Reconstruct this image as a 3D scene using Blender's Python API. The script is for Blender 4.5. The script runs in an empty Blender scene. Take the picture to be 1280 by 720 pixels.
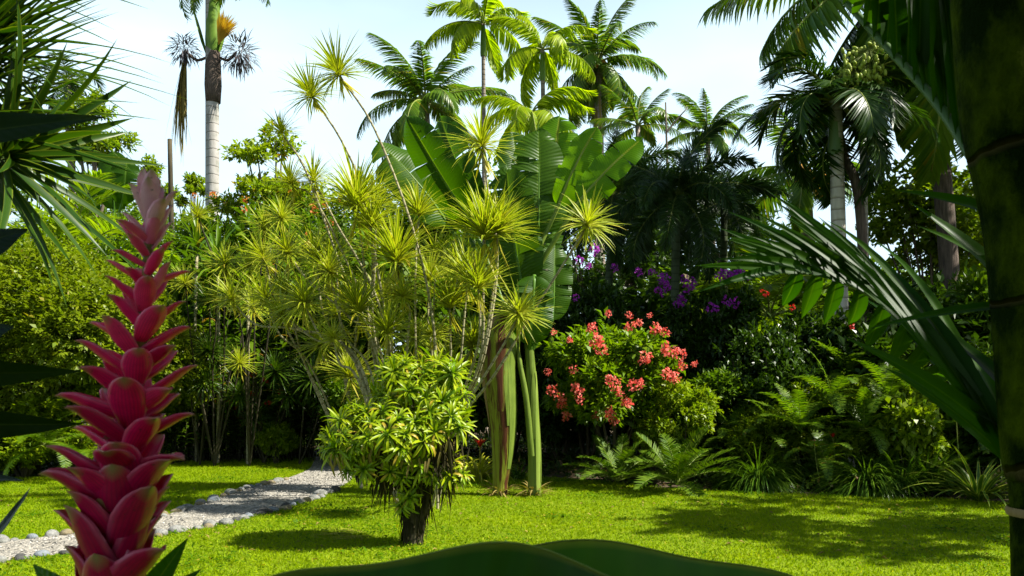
import bpy, math, random
import numpy as np
from mathutils import Vector, Matrix
RNG = np.random.default_rng(7)
random.seed(7)
SC = bpy.context.scene
COL = SC.collection
R = math.radians
F, CZ, HY = 1100.0, 1.6, 480.0          # lens in pixels of a 1280 wide frame, eye height, horizon row


def X(px, d): return (px - 640.0) * d / F
def Z(py, d): return CZ + (HY - py) * d / F
def PT(px, py, d): return np.array((X(px, d), d, Z(py, d)))
def GP(px, py):
    d = CZ * F / (py - HY)
    return np.array((X(px, d), d))


def nrm(a):
    a = np.asarray(a, float)
    return a / np.maximum(np.linalg.norm(a, axis=-1, keepdims=True), 1e-9)


# ---------------------------------------------------------------- mesh collecting
class Geo:
    def __init__(s): s.V = []; s.Q = []; s.M = []; s.A = []; s.n = 0

    def add(s, V, Q, A=None, mat=0):
        V = np.asarray(V, float).reshape(-1, 3); Q = np.asarray(Q, int).reshape(-1, 4)
        if A is None: A = np.zeros_like(V)
        s.V.append(V); s.Q.append(Q + s.n); s.A.append(np.asarray(A, float).reshape(-1, 3))
        s.M.append(np.full(len(Q), mat, int)); s.n += len(V)
        return s

    def mesh(s, name, mats, smooth=True):
        V = np.concatenate(s.V); Q = np.concatenate(s.Q); A = np.concatenate(s.A); M = np.concatenate(s.M)
        me = bpy.data.meshes.new(name)
        me.vertices.add(len(V)); me.vertices.foreach_set('co', V.astype(np.float32).ravel())
        me.loops.add(Q.size); me.loops.foreach_set('vertex_index', Q.astype(np.int32).ravel())
        me.polygons.add(len(Q)); me.polygons.foreach_set('loop_start', np.arange(0, Q.size, 4, dtype=np.int32))
        me.polygons.foreach_set('material_index', M.astype(np.int32))
        me.polygons.foreach_set('use_smooth', np.full(len(Q), smooth, dtype=bool))
        at = me.attributes.new('luv', 'FLOAT_VECTOR', 'POINT')
        at.data.foreach_set('vector', A.astype(np.float32).ravel())
        for m in mats: me.materials.append(m)
        me.update(calc_edges=True)
        return me

    def obj(s, name, mats, parent=None, smooth=True):
        return link(name, s.mesh(name, mats if isinstance(mats, (list, tuple)) else [mats], smooth), parent)


def link(name, me, parent=None, loc=None, rot=None, scale=None):
    o = bpy.data.objects.new(name, me); COL.objects.link(o)
    if parent is not None: o.parent = parent
    if loc is not None: o.location = [float(c) for c in loc]
    if rot is not None: o.rotation_euler = rot
    if scale is not None: o.scale = (scale,) * 3 if np.isscalar(scale) else scale
    return o


def tag(o, label=None, cat=None, group=None, kind=None):
    if label: o['label'] = label
    if cat: o['category'] = cat
    if group: o['group'] = group
    if kind: o['kind'] = kind
    return o


def thing(name, label, cat, loc=(0, 0, 0), rz=0.0, group=None, scale=None):
    o = bpy.data.objects.new(name, None); COL.objects.link(o)
    o.location = [float(c) for c in loc]; o.rotation_euler = (0, 0, rz); o.empty_display_size = .1
    if scale is not None: o.scale = (scale,) * 3 if np.isscalar(scale) else scale
    return tag(o, label, cat, group)


def align(axis, spin=0.0):
    """rotation that takes +Z to axis"""
    q = Vector((0, 0, 1)).rotation_difference(Vector([float(c) for c in axis]).normalized())
    return (q.to_matrix() @ Matrix.Rotation(spin, 3, 'Z')).to_euler()


PROF = {
    'leaf': lambda t: np.sin(np.pi * np.clip(.05 + .94 * t, 0, 1) ** .85),
    'strap': lambda t: np.minimum(1, .55 + 3 * t) * (1 - t ** 2.6) + .015,
    'lance': lambda t: np.sin(np.pi * np.clip(.06 + .93 * t, 0, 1) ** .65),
    'sword': lambda t: np.minimum(1, .7 + 1.2 * t) * (1 - t ** 1.6) + .01,
    'brom': lambda t: np.minimum(1, .75 + .8 * t) * np.sqrt(np.clip(1 - t ** 5, 0, 1)) + .02,
    'paddle': lambda t: np.clip(1 - np.abs(2 * t - .92) ** 3.2, 0, 1) ** .62 + .01,
}


def blades(P, D, U, L, W, nseg=3, bend=.4, fold=.2, prof='leaf', rnd=None, cols=3):
    """ribbons that start at P, run along D and bend away from U"""
    P = np.asarray(P, float).reshape(-1, 3); n = len(P)
    D = nrm(np.broadcast_to(D, (n, 3))); U = np.broadcast_to(U, (n, 3))
    S = np.cross(D, U); bad = np.linalg.norm(S, axis=1) < 1e-4
    if bad.any(): S[bad] = np.cross(D[bad], np.array((.31, .9, .2)))
    S = nrm(S); N = np.cross(S, D)
    L = np.broadcast_to(L, (n,)); W = np.broadcast_to(W, (n,)); b = np.broadcast_to(bend, (n,)).astype(float)
    b = np.where(np.abs(b) < 1e-3, 1e-3, b); fold = np.broadcast_to(fold, (n,))
    if rnd is None: rnd = RNG.random(n)
    t = np.linspace(0, 1, nseg + 1); u = np.linspace(-1, 1, cols)
    ph = b[:, None] * t
    pos = P[:, None] + (L[:, None] * np.sin(ph) / b[:, None])[..., None] * D[:, None] - (L[:, None] * (1 - np.cos(ph)) / b[:, None])[..., None] * N[:, None]
    nt = np.cos(ph)[..., None] * N[:, None] + np.sin(ph)[..., None] * D[:, None]
    w = W[:, None] * PROF[prof](t)[None] * .5
    V = pos[:, :, None] + (w[:, :, None] * u)[..., None] * S[:, None, None] + (w[:, :, None] * np.abs(u) * fold[:, None, None])[..., None] * nt[:, :, None]
    A = np.empty(V.shape); A[..., 0] = u; A[..., 1] = t[None, :, None]; A[..., 2] = rnd[:, None, None]
    r, c = np.meshgrid(np.arange(nseg), np.arange(cols - 1), indexing='ij')
    q = np.stack([r * cols + c, r * cols + c + 1, (r + 1) * cols + c + 1, (r + 1) * cols + c], -1).reshape(-1, 4)
    Q = (np.arange(n) * (nseg + 1) * cols)[:, None, None] + q
    return V, Q, A


def diamonds(P, D, U, L, W, droop=.15, rnd=None):
    """one-quad leaves for masses of small foliage"""
    P = np.asarray(P, float).reshape(-1, 3); n = len(P); D = nrm(D); S = nrm(np.cross(D, U) + 1e-6); N = np.cross(S, D)
    L = np.broadcast_to(L, (n,))[:, None]; W = np.broadcast_to(W, (n,))[:, None]
    if rnd is None: rnd = RNG.random(n)
    m = P + D * L * .45 + N * W * .22
    V = np.stack([P, m + S * W * .5, P + D * L - N * L * droop, m - S * W * .5], 1)
    A = np.zeros(V.shape); A[:, 1, 0] = 1; A[:, 3, 0] = -1; A[:, 1, 1] = A[:, 3, 1] = .45; A[:, 2, 1] = 1; A[..., 2] = rnd[:, None]
    return V, np.arange(4 * n).reshape(-1, 4), A


def chord(P, T, W, U=(0, 0, 1), bend=.4, **k):
    """blades whose tips land on T"""
    P = np.atleast_2d(P).astype(float); T = np.atleast_2d(T).astype(float)
    C = T - P; n = len(P); b = np.broadcast_to(bend, (n,)).astype(float); b = np.where(np.abs(b) < 1e-3, 1e-3, b)
    c = nrm(C); U = np.broadcast_to(np.asarray(U, float), (n, 3)); S = nrm(np.cross(c, U) + 1e-9); N = np.cross(S, c)
    D = c * np.cos(b / 2)[:, None] + N * np.sin(b / 2)[:, None]
    L = np.linalg.norm(C, axis=1) * (b / 2) / np.sin(b / 2)
    return blades(P, D, U, L, W, bend=b, **k)


def tube(pts, rad, n=8, rnd=.5, cap=True):
    pts = np.asarray(pts, float); m = len(pts); rad = np.broadcast_to(rad, (m,)).astype(float)
    T = nrm(np.gradient(pts, axis=0)); ref = np.array((1., 0, 0)) if abs(T[0, 0]) < .8 else np.array((0, 1., 0))
    a = np.linspace(0, 2 * np.pi, n, endpoint=False); V = []; A = []
    ln = np.concatenate([[0], np.cumsum(np.linalg.norm(np.diff(pts, axis=0), axis=1))])
    for i in range(m):
        s = nrm(ref - T[i] * np.dot(ref, T[i])); ref = s; e = np.cross(T[i], s)
        V.append(pts[i] + rad[i] * (np.cos(a)[:, None] * s + np.sin(a)[:, None] * e))
        A.append(np.stack([np.cos(a), np.full(n, ln[i]), np.full(n, rnd)], -1))
    if cap:
        V.append(np.repeat(pts[-1:], n, 0) + .001 * (V[-1] - pts[-1])); A.append(A[-1])
    k = len(V)
    r, c = np.meshgrid(np.arange(k - 1), np.arange(n), indexing='ij')
    Q = np.stack([r * n + c, r * n + (c + 1) % n, (r + 1) * n + (c + 1) % n, (r + 1) * n + c], -1).reshape(-1, 4)
    return np.concatenate(V), Q, np.concatenate(A)


def spline(ctrl, n=16):
    """Catmull-Rom through control points"""
    c = np.asarray(ctrl, float)
    if len(c) == 2: return c[0] + np.linspace(0, 1, n)[:, None] * (c[1] - c[0])
    c = np.concatenate([[2 * c[0] - c[1]], c, [2 * c[-1] - c[-2]]]); m = len(c) - 3
    out = []
    for s in np.linspace(0, m - 1e-6, n):
        i = int(s); t = s - i; a, b, e, f = c[i:i + 4]
        out.append(.5 * ((2 * b) + (e - a) * t + (2 * a - 5 * b + 4 * e - f) * t * t + (3 * b - a - 3 * e + f) * t ** 3))
    return np.array(out)


def rdir(n): return nrm(RNG.normal(size=(n, 3)))


# ---------------------------------------------------------------- materials
def nodes(name):
    m = bpy.data.materials.new(name); m.use_nodes = True; nt = m.node_tree; nt.nodes.clear()
    def N(t, **k):
        x = nt.nodes.new('ShaderNode' + t)
        for a, v in k.items(): setattr(x, a, v)
        return x
    return m, nt, N, nt.links.new


def c4(c): return (c[0], c[1], c[2], 1)


def mixc(N, Lk, fac, a, b, mode='MIX'):
    x = N('Mix', data_type='RGBA', blend_type=mode)
    for sock, v in ((x.inputs[0], fac), (x.inputs[6], a), (x.inputs[7], b)):
        if hasattr(v, 'is_output'): Lk(v, sock)
        else: sock.default_value = c4(v) if isinstance(v, (tuple, list)) else v
    return x.outputs[2]


def mth(N, Lk, op, a, b=None, c=None, clamp=False):
    x = N('Math', operation=op, use_clamp=clamp)
    for i, v in enumerate((a, b, c)):
        if v is None: continue
        if hasattr(v, 'is_output'): Lk(v, x.inputs[i])
        else: x.inputs[i].default_value = v
    return x.outputs[0]


def ramp(N, Lk, v, stops, interp='LINEAR'):
    r = N('ValToRGB'); r.color_ramp.interpolation = interp; e = r.color_ramp.elements
    while len(e) < len(stops): e.new(.5)
    for q, (p, c) in zip(e, stops): q.position = p; q.color = c4(c) if isinstance(c, (tuple, list)) else (c, c, c, 1)
    Lk(v, r.inputs[0]); return r.outputs[0]


def leafmat(name, c1, c2, old=None, oldp=.93, edge=None, ew=.6, mid=None, mw=.1, tip=None, transl=.35, rough=.4, tint=(1.5, 1.6, .45), veins=0, spec=.22, base=None, vs=.22):
    c1, c2, old, edge, mid, tip, base = [q if q is None else tuple(.72 * v for v in q) for q in (c1, c2, old, edge, mid, tip, base)]
    c1, c2, old, edge, mid, tip, base = [q if q is None or q[1] < q[2] * 1.25 or q[1] < q[0] * .75 else (q[0], q[1], q[2] * .45) for q in (c1, c2, old, edge, mid, tip, base)]
    m, nt, N, Lk = nodes(name)
    a = N('Attribute', attribute_name='luv'); sp = N('SeparateXYZ'); Lk(a.outputs['Vector'], sp.inputs[0])
    u, t, r = sp.outputs; au = mth(N, Lk, 'ABSOLUTE', u)
    st = [(0, c1), (.85 if old is None else oldp - .02, c2)]
    if old is not None: st += [(oldp + .02, old)]
    col = ramp(N, Lk, r, st)
    oi = N('ObjectInfo')
    col = mixc(N, Lk, mth(N, Lk, 'MULTIPLY', oi.outputs['Random'], .35), col, mixc(N, Lk, 1.0, col, (.75, .85, .8), 'MULTIPLY'))
    if base is not None: col = mixc(N, Lk, ramp(N, Lk, t, [(.05, 1.), (.5, 0.)]), col, base)
    if edge is not None: col = mixc(N, Lk, ramp(N, Lk, au, [(ew - .12, 0.), (ew + .12, 1.)]), col, edge)
    if mid is not None: col = mixc(N, Lk, ramp(N, Lk, au, [(mw, 1.), (mw + .06, 0.)]), col, mid)
    if tip is not None: col = mixc(N, Lk, ramp(N, Lk, t, [(.82, 0.), (.97, 1.)]), col, tip)
    pb = N('BsdfPrincipled'); pb.inputs['Roughness'].default_value = rough; pb.inputs['Specular IOR Level'].default_value = spec
    if veins:
        v = mth(N, Lk, 'SINE', mth(N, Lk, 'ADD', mth(N, Lk, 'MULTIPLY', t, veins), mth(N, Lk, 'MULTIPLY', au, -veins * .06)))
        col = mixc(N, Lk, ramp(N, Lk, v, [(0, vs), (.7, 0.)]), col, mixc(N, Lk, 1.0, col, (.6, .62, .6), 'MULTIPLY'))
        tc = N('TexCoord'); nz = N('TexNoise'); nz.inputs['Scale'].default_value = 9; Lk(tc.outputs['Object'], nz.inputs['Vector'])
        col = mixc(N, Lk, ramp(N, Lk, nz.outputs[0], [(.42, 0.), (.72, .45)]), col, mixc(N, Lk, 1.0, col, (1.35, 1.2, .8), 'MULTIPLY'))
        bp = N('Bump'); bp.inputs['Strength'].default_value = .18 if vs > .1 else .06; bp.inputs['Distance'].default_value = .01; Lk(v, bp.inputs['Height']); Lk(bp.outputs[0], pb.inputs['Normal'])
    Lk(col, pb.inputs['Base Color'])
    tr = N('BsdfTranslucent'); Lk(mixc(N, Lk, 1.0, col, tint, 'MULTIPLY'), tr.inputs['Color'])
    mx = N('MixShader'); mx.inputs[0].default_value = transl; Lk(pb.outputs[0], mx.inputs[1]); Lk(tr.outputs[0], mx.inputs[2])
    out = N('OutputMaterial'); Lk(mx.outputs[0], out.inputs[0])
    return m


def barkmat(name, c1, c2, ring=0, ringc=None, scale=6, rough=.85, bump=.5, stretch=(1, 1, .25), ringw=.2, spec=.15, lo=.3, hi=.7):
    c1, c2, ringc = [q if q is None else tuple(.75 * v for v in q) for q in (c1, c2, ringc)]
    m, nt, N, Lk = nodes(name)
    tc = N('TexCoord'); mp = N('Mapping'); mp.inputs['Scale'].default_value = stretch; Lk(tc.outputs['Object'], mp.inputs[0])
    nz = N('TexNoise'); nz.inputs['Scale'].default_value = scale; nz.inputs['Detail'].default_value = 6; nz.inputs['Roughness'].default_value = .65; Lk(mp.outputs[0], nz.inputs['Vector'])
    col = ramp(N, Lk, nz.outputs[0], [(lo, c1), (hi, c2)]); h = nz.outputs[0]
    n2 = N('TexNoise'); n2.inputs['Scale'].default_value = scale * .35; n2.inputs['Detail'].default_value = 3; Lk(tc.outputs['Object'], n2.inputs['Vector'])
    col = mixc(N, Lk, ramp(N, Lk, n2.outputs[0], [(.5, 0.), (.68, .6)]), col, mixc(N, Lk, 1.0, col, (.45, .5, .4), 'MULTIPLY'))
    if ring:
        a = N('Attribute', attribute_name='luv'); sp = N('SeparateXYZ'); Lk(a.outputs['Vector'], sp.inputs[0])
        tt = mth(N, Lk, 'ADD', mth(N, Lk, 'MULTIPLY', sp.outputs[1], ring), mth(N, Lk, 'MULTIPLY', n2.outputs[0], .5))
        fr = mth(N, Lk, 'FRACT', tt); k = ramp(N, Lk, fr, [(0, 1.), (ringw, 0.), (.97, 0.), (1, 1.)])
        col = mixc(N, Lk, mth(N, Lk, 'MULTIPLY', k, .8), col, ringc or c1); h = mth(N, Lk, 'SUBTRACT', h, k)
    pb = N('BsdfPrincipled'); pb.inputs['Specular IOR Level'].default_value = spec if 'spec' in locals() else .15; pb.inputs['Roughness'].default_value = rough; Lk(col, pb.inputs['Base Color'])
    bp = N('Bump'); bp.inputs['Strength'].default_value = bump; bp.inputs['Distance'].default_value = .03; Lk(h, bp.inputs['Height']); Lk(bp.outputs[0], pb.inputs['Normal'])
    out = N('OutputMaterial'); Lk(pb.outputs[0], out.inputs[0])
    return m


def groundmat(name, stops, scale=4, fine=60, rough=.95, bump=.4, spots=None):
    stops = [(q, tuple(.78 * v for v in c)) for q, c in stops]
    m, nt, N, Lk = nodes(name)
    tc = N('TexCoord'); nz = N('TexNoise'); nz.inputs['Scale'].default_value = scale; nz.inputs['Detail'].default_value = 8; Lk(tc.outputs['Object'], nz.inputs['Vector'])
    n2 = N('TexNoise'); n2.inputs['Scale'].default_value = fine; n2.inputs['Detail'].default_value = 4; Lk(tc.outputs['Object'], n2.inputs['Vector'])
    v = mth(N, Lk, 'ADD', mth(N, Lk, 'MULTIPLY', nz.outputs[0], .45), mth(N, Lk, 'MULTIPLY', n2.outputs[0], .55))
    col = ramp(N, Lk, v, stops); h = n2.outputs[0]
    if spots:
        vo = N('TexVoronoi'); vo.inputs['Scale'].default_value = spots; Lk(tc.outputs['Object'], vo.inputs['Vector'])
        bw = N('RGBToBW'); Lk(vo.outputs['Color'], bw.inputs[0])
        col = mixc(N, Lk, .75, col, mixc(N, Lk, 1.0, col, ramp(N, Lk, bw.outputs[0], [(.2, (.45, .45, .45)), (.8, (1.7, 1.65, 1.55))]), 'MULTIPLY'))
        h = mth(N, Lk, 'SUBTRACT', 1.0, vo.outputs['Distance'])
    pb = N('BsdfPrincipled'); pb.inputs['Specular IOR Level'].default_value = spec if 'spec' in locals() else .15; pb.inputs['Roughness'].default_value = rough; Lk(col, pb.inputs['Base Color'])
    bp = N('Bump'); bp.inputs['Strength'].default_value = bump; bp.inputs['Distance'].default_value = .02; Lk(h, bp.inputs['Height']); Lk(bp.outputs[0], pb.inputs['Normal'])
    out = N('OutputMaterial'); Lk(pb.outputs[0], out.inputs[0])
    return m
# ---------------------------------------------------------------- material palette
M = {}
M['hedge'] = leafmat('hedge_leaf', (.10, .17, .010), (.25, .31, .02), old=(.30, .25, .05), transl=.35, rough=.42)
M['lime'] = leafmat('lime_leaf', (.13, .24, .010), (.30, .38, .02), transl=.4, rough=.38)
M['mid'] = leafmat('mid_leaf', (.06, .14, .012), (.15, .24, .02), old=(.28, .20, .03), oldp=.96, transl=.35, rough=.36)
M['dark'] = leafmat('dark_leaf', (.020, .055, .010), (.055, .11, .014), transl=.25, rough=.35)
M['tree'] = leafmat('tree_leaf', (.14, .25, .015), (.32, .40, .02), old=(.55, .24, .03), oldp=.9, transl=.4, rough=.45)
M['airy'] = leafmat('airy_leaf', (.12, .22, .02), (.26, .34, .03), transl=.45, rough=.45)
M['cane'] = leafmat('cane_leaf', (.05, .12, .012), (.12, .20, .016), old=(.40, .17, .04), oldp=.94, mid=(.12, .2, .03), transl=.35, rough=.32)
M['dracaena'] = leafmat('dracaena_leaf', (.12, .22, .006), (.24, .32, .010), old=(.45, .34, .04), oldp=.97, edge=(.66, .66, .12), ew=.64, base=(.40, .42, .06), transl=.35, rough=.45)
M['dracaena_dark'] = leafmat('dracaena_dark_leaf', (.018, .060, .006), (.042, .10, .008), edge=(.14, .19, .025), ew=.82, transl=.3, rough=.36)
M['brom'] = leafmat('bromeliad_leaf', (.17, .31, .006), (.45, .52, .012), old=(.55, .40, .04), oldp=.96, transl=.35, rough=.38, base=(.08, .17, .01))
M['banana'] = leafmat('banana_leaf', (.024, .085, .002), (.05, .125, .003), mid=(.10, .20, .02), mw=.03, vs=.13, transl=.38, rough=.4, tint=(2.6, 2.3, .2), veins=260, spec=.15)
M['coco'] = leafmat('coconut_leaf', (.08, .18, .04), (.18, .30, .04), old=(.34, .30, .05), transl=.35, rough=.3, tint=(1.6, 1.7, .5))
M['manila'] = leafmat('plume_palm_leaf', (.26, .40, .012), (.46, .56, .02), transl=.5, rough=.4)
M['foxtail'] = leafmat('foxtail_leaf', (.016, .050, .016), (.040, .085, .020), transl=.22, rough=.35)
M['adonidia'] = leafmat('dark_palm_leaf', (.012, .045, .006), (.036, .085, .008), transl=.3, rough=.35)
M['areca'] = leafmat('areca_leaf', (.15, .28, .012), (.30, .40, .02), transl=.5, rough=.38)
M['dead'] = leafmat('dead_leaf', (.20, .15, .08), (.34, .26, .15), transl=.2, rough=.8)
M['fern'] = leafmat('fern_leaf', (.07, .16, .010), (.16, .26, .015), transl=.42, rough=.42)
M['cycad'] = leafmat('cycad_leaf', (.05, .12, .010), (.12, .20, .015), transl=.25, rough=.5, spec=.12)
M['mussaenda'] = leafmat('mussaenda_leaf', (.08, .18, .006), (.20, .31, .010), transl=.38, rough=.4)
M['banana_young'] = leafmat('young_banana_leaf', (.085, .24, .004), (.13, .31, .006), mid=(.30, .40, .06), mw=.04, transl=.45, rough=.4, tint=(2.0, 1.8, .2), veins=260, spec=.15)
M['clump'] = leafmat('clump_leaf', (.05, .13, .02), (.13, .23, .03), transl=.3, rough=.32)
M['agave'] = leafmat('striped_leaf', (.05, .13, .03), (.08, .17, .03), edge=(.42, .46, .12), ew=.7, transl=.2, rough=.38)
M['yellowstripe'] = leafmat('yellow_striped_leaf', (.40, .42, .05), (.55, .52, .08), edge=(.12, .22, .02), ew=.85, transl=.35, rough=.4)
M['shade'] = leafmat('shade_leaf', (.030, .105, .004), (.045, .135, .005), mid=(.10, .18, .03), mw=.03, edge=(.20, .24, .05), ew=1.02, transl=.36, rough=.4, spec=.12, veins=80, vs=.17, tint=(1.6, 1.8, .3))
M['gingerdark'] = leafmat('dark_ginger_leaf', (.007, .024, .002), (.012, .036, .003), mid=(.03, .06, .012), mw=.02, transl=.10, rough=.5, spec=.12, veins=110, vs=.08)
M['frondnear'] = leafmat('near_frond_leaf', (.016, .060, .004), (.036, .095, .005), mid=(.05, .11, .015), mw=.05, transl=.45, rough=.42, spec=.12, tint=(1.8, 2.0, .3))
M['orange'] = leafmat('orange_petal', (.55, .10, .02), (.75, .28, .06), transl=.3, rough=.6)
M['pinkfl'] = leafmat('coral_petal', (.95, .12, .10), (1.0, .27, .21), old=(1.0, .48, .33), transl=.35, rough=.6, tint=(1.3, 1, .9))
M['purple'] = leafmat('purple_bract', (.30, .015, .36), (.50, .04, .56), transl=.4, rough=.6, tint=(1.2, 1, 1.2))
M['red'] = leafmat('red_petal', (.55, .015, .01), (.70, .05, .02), transl=.3, rough=.5, tint=(1.3, 1, 1))
M['inflor'] = leafmat('yellow_flower_strand', (.75, .46, .05), (.9, .60, .08), transl=.2, rough=.7)
M['dryinflor'] = leafmat('dry_flower_strand', (.07, .06, .085), (.15, .13, .13), transl=.1, rough=.9)
M['root'] = leafmat('hanging_root', (.018, .016, .010), (.06, .05, .025), old=(.20, .15, .06), oldp=.9, transl=.05, rough=.95)
M['straw'] = leafmat('straw', (.40, .34, .12), (.55, .48, .2), transl=.2, rough=.8)
M['grass'] = leafmat('grass_blade', (.14, .27, .001), (.38, .48, .002), old=(.52, .47, .10), oldp=.965, transl=.4, rough=.6, spec=.08, tint=(1.5, 1.5, .25))
M['clover'] = leafmat('clover_leaf', (.05, .13, .004), (.12, .24, .006), old=(.35, .28, .06), oldp=.95, transl=.35, rough=.55, spec=.1)
M['cover'] = leafmat('cover_leaf', (.025, .06, .010), (.07, .12, .015), old=(.16, .10, .04), oldp=.92, transl=.25, rough=.5)
M['bark'] = barkmat('tree_bark', (.09, .07, .05), (.22, .18, .13))
M['darkbark'] = barkmat('dark_bark', (.04, .035, .02), (.11, .09, .05))
M['royal'] = barkmat('royal_palm_bark', (.34, .32, .28), (.52, .50, .46), ring=2.6, ringc=(.20, .17, .14), scale=5, ringw=.14)
M['palmtrunk'] = barkmat('palm_bark', (.20, .16, .12), (.40, .34, .27), ring=6, ringc=(.10, .08, .06), scale=7)
M['palepalm'] = barkmat('pale_palm_bark', (.34, .31, .25), (.56, .52, .44), ring=5, ringc=(.20, .17, .13), scale=7)
M['fibre'] = barkmat('palm_fibre', (.06, .045, .04), (.20, .15, .11), scale=9, stretch=(3, 3, .3), bump=1)
M['dstem'] = barkmat('dracaena_stem', (.24, .21, .11), (.46, .42, .26), ring=9, ringc=(.15, .12, .06), scale=12)
M['canestem'] = barkmat('cane_stem', (.022, .02, .012), (.07, .06, .03), scale=10)
M['greenshaft'] = barkmat('green_shaft', (.10, .20, .02), (.19, .30, .04), scale=3, rough=.4, bump=.1, stretch=(2, 2, .3))
M['adshaft'] = barkmat('pale_green_shaft', (.10, .19, .08), (.20, .30, .13), scale=3, rough=.4, bump=.1, stretch=(2, 2, .3))
M['ravenala'] = barkmat('sheath_trunk', (.22, .26, .02), (.085, .028, .012), ring=0, scale=2.4, rough=.5, bump=.8, stretch=(6, 6, .12), lo=.44, hi=.56)
M['ravenala_green'] = barkmat('green_sheath_trunk', (.20, .27, .04), (.10, .16, .02), scale=5, rough=.4, bump=.25, stretch=(8, 8, .18))
M['darkgreenbark'] = barkmat('dark_green_bark', (.05, .075, .03), (.10, .12, .06), ring=6, ringc=(.03, .04, .02), scale=8)
M['sheath_dry'] = barkmat('dry_sheath', (.22, .15, .07), (.36, .27, .13), scale=3, stretch=(6, 6, .14))
M['dark_petiole'] = barkmat('dark_petiole', (.06, .15, .012), (.11, .22, .025), scale=5, rough=.4, bump=.1)
M['petiole'] = barkmat('petiole', (.16, .24, .03), (.26, .34, .06), scale=5, rough=.4, bump=.1)
M['rachis'] = barkmat('frond_rib', (.14, .20, .03), (.26, .30, .06), scale=5, rough=.45, bump=.1)
M['nearrachis'] = barkmat('near_frond_rib', (.05, .12, .03), (.10, .18, .05), scale=20, rough=.35, bump=.1)
M['neartrunk'] = barkmat('near_palm_bark', (.006, .015, .001), (.060, .092, .001), ring=4.5, ringc=(.09, .075, .02), scale=16, rough=.8, bump=.9, stretch=(1, 1, .6), ringw=.03, spec=.02, lo=.42, hi=.66)
M['coconut'] = barkmat('coconut_husk', (.50, .24, .03), (.62, .34, .05), scale=10, rough=.5, bump=.1)
M['greenfruit'] = barkmat('green_fruit', (.16, .26, .02), (.34, .40, .04), scale=10, rough=.45, bump=.05)
M['flowerstem'] = barkmat('flower_stem', (.10, .15, .03), (.32, .25, .04), scale=30, rough=.5, bump=.1)
M['soil'] = groundmat('soil', [(.3, (.035, .026, .014)), (.5, (.075, .055, .03)), (.7, (.12, .09, .05))], scale=1.5, fine=30)
M['lawn'] = groundmat('lawn_turf', [(.3, (.09, .15, .002)), (.55, (.17, .24, .003)), (.75, (.26, .30, .01))], scale=1.2, fine=45)
M['gravel'] = groundmat('gravel', [(.25, (.18, .165, .135)), (.5, (.31, .295, .255)), (.75, (.46, .44, .385))], scale=3, fine=70, spots=38, bump=1.0)


# ---------------------------------------------------------------- plant pieces
def frond_geo(Lr=3., nl=50, ll=.7, lw=.05, arch=1.0, pet=.15, droop=.5, vee=.25, plume=0., a0=70, a1=22, rr=.03, seg=3, hang=0., jitter=.07, power=1.3):
    """pinnate frond that leaves the origin along +X and arches towards -Z; materials 0 leaflet, 1 rib"""
    g = Geo(); n = 40; t = np.linspace(0, 1, n + 1); ph = arch * t ** power
    T = np.stack([np.cos(ph), np.zeros(n + 1), -np.sin(ph)], 1)
    P = np.concatenate([[[0, 0, 0]], np.cumsum(T[:-1] * Lr / n, 0)])
    g.add(*tube(P[::4], np.linspace(rr, rr * .2, len(P[::4])), 5), mat=1)
    s = np.repeat(np.linspace(0, 1, nl), 2); sd = np.tile([1., -1.], nl)
    s = np.clip(s + RNG.normal(0, .25 / nl, 2 * nl), 0, 1)
    tt = pet + (1 - pet) * s; k = len(tt)
    Pi = np.stack([np.interp(tt, t, P[:, i]) for i in range(3)], 1); Ti = nrm(np.stack([np.interp(tt, t, T[:, i]) for i in range(3)], 1))
    S = np.array((0, 1., 0)) * sd[:, None]; Nn = np.cross(Ti, np.array((0, 1., 0))); Nn = -nrm(Nn); Nn *= np.sign(Nn[:, 2:3] + 1e-6)
    a = np.radians(a0 + (a1 - a0) * s ** 1.2) * (1 + RNG.normal(0, jitter, k))
    roll = vee + RNG.normal(0, jitter, k) + plume * RNG.uniform(-1.5, 1.5, k)
    lat = S * np.cos(roll)[:, None] + Nn * np.sin(roll)[:, None]
    D = Ti * np.cos(a)[:, None] + lat * np.sin(a)[:, None]; D[:, 2] -= hang
    ln = ll * (np.sin(np.pi * (.16 + .76 * s)) ** .7) * (1 + RNG.normal(0, .06, k))
    U = Nn * np.cos(roll)[:, None] - S * np.sin(roll)[:, None]
    g.add(*blades(Pi, D, U, ln, lw, nseg=seg, bend=droop * (1 + RNG.normal(0, .2, k)), fold=.25, prof='strap'), mat=0)
    return g


def sphere_geo(r=1., n=10, mat=0, g=None, c=(0, 0, 0), sc=(1, 1, 1)):
    g = g or Geo(); th = np.linspace(0, np.pi, n); pts = np.stack([np.zeros(n), np.zeros(n), -np.cos(th) * r], 1)
    V, Q, A = tube(pts, np.maximum(np.sin(th) * r, .001), n + 2, rnd=RNG.random(), cap=False)
    g.add(V * np.array(sc) + np.array(c), Q, A, mat); return g


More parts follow.
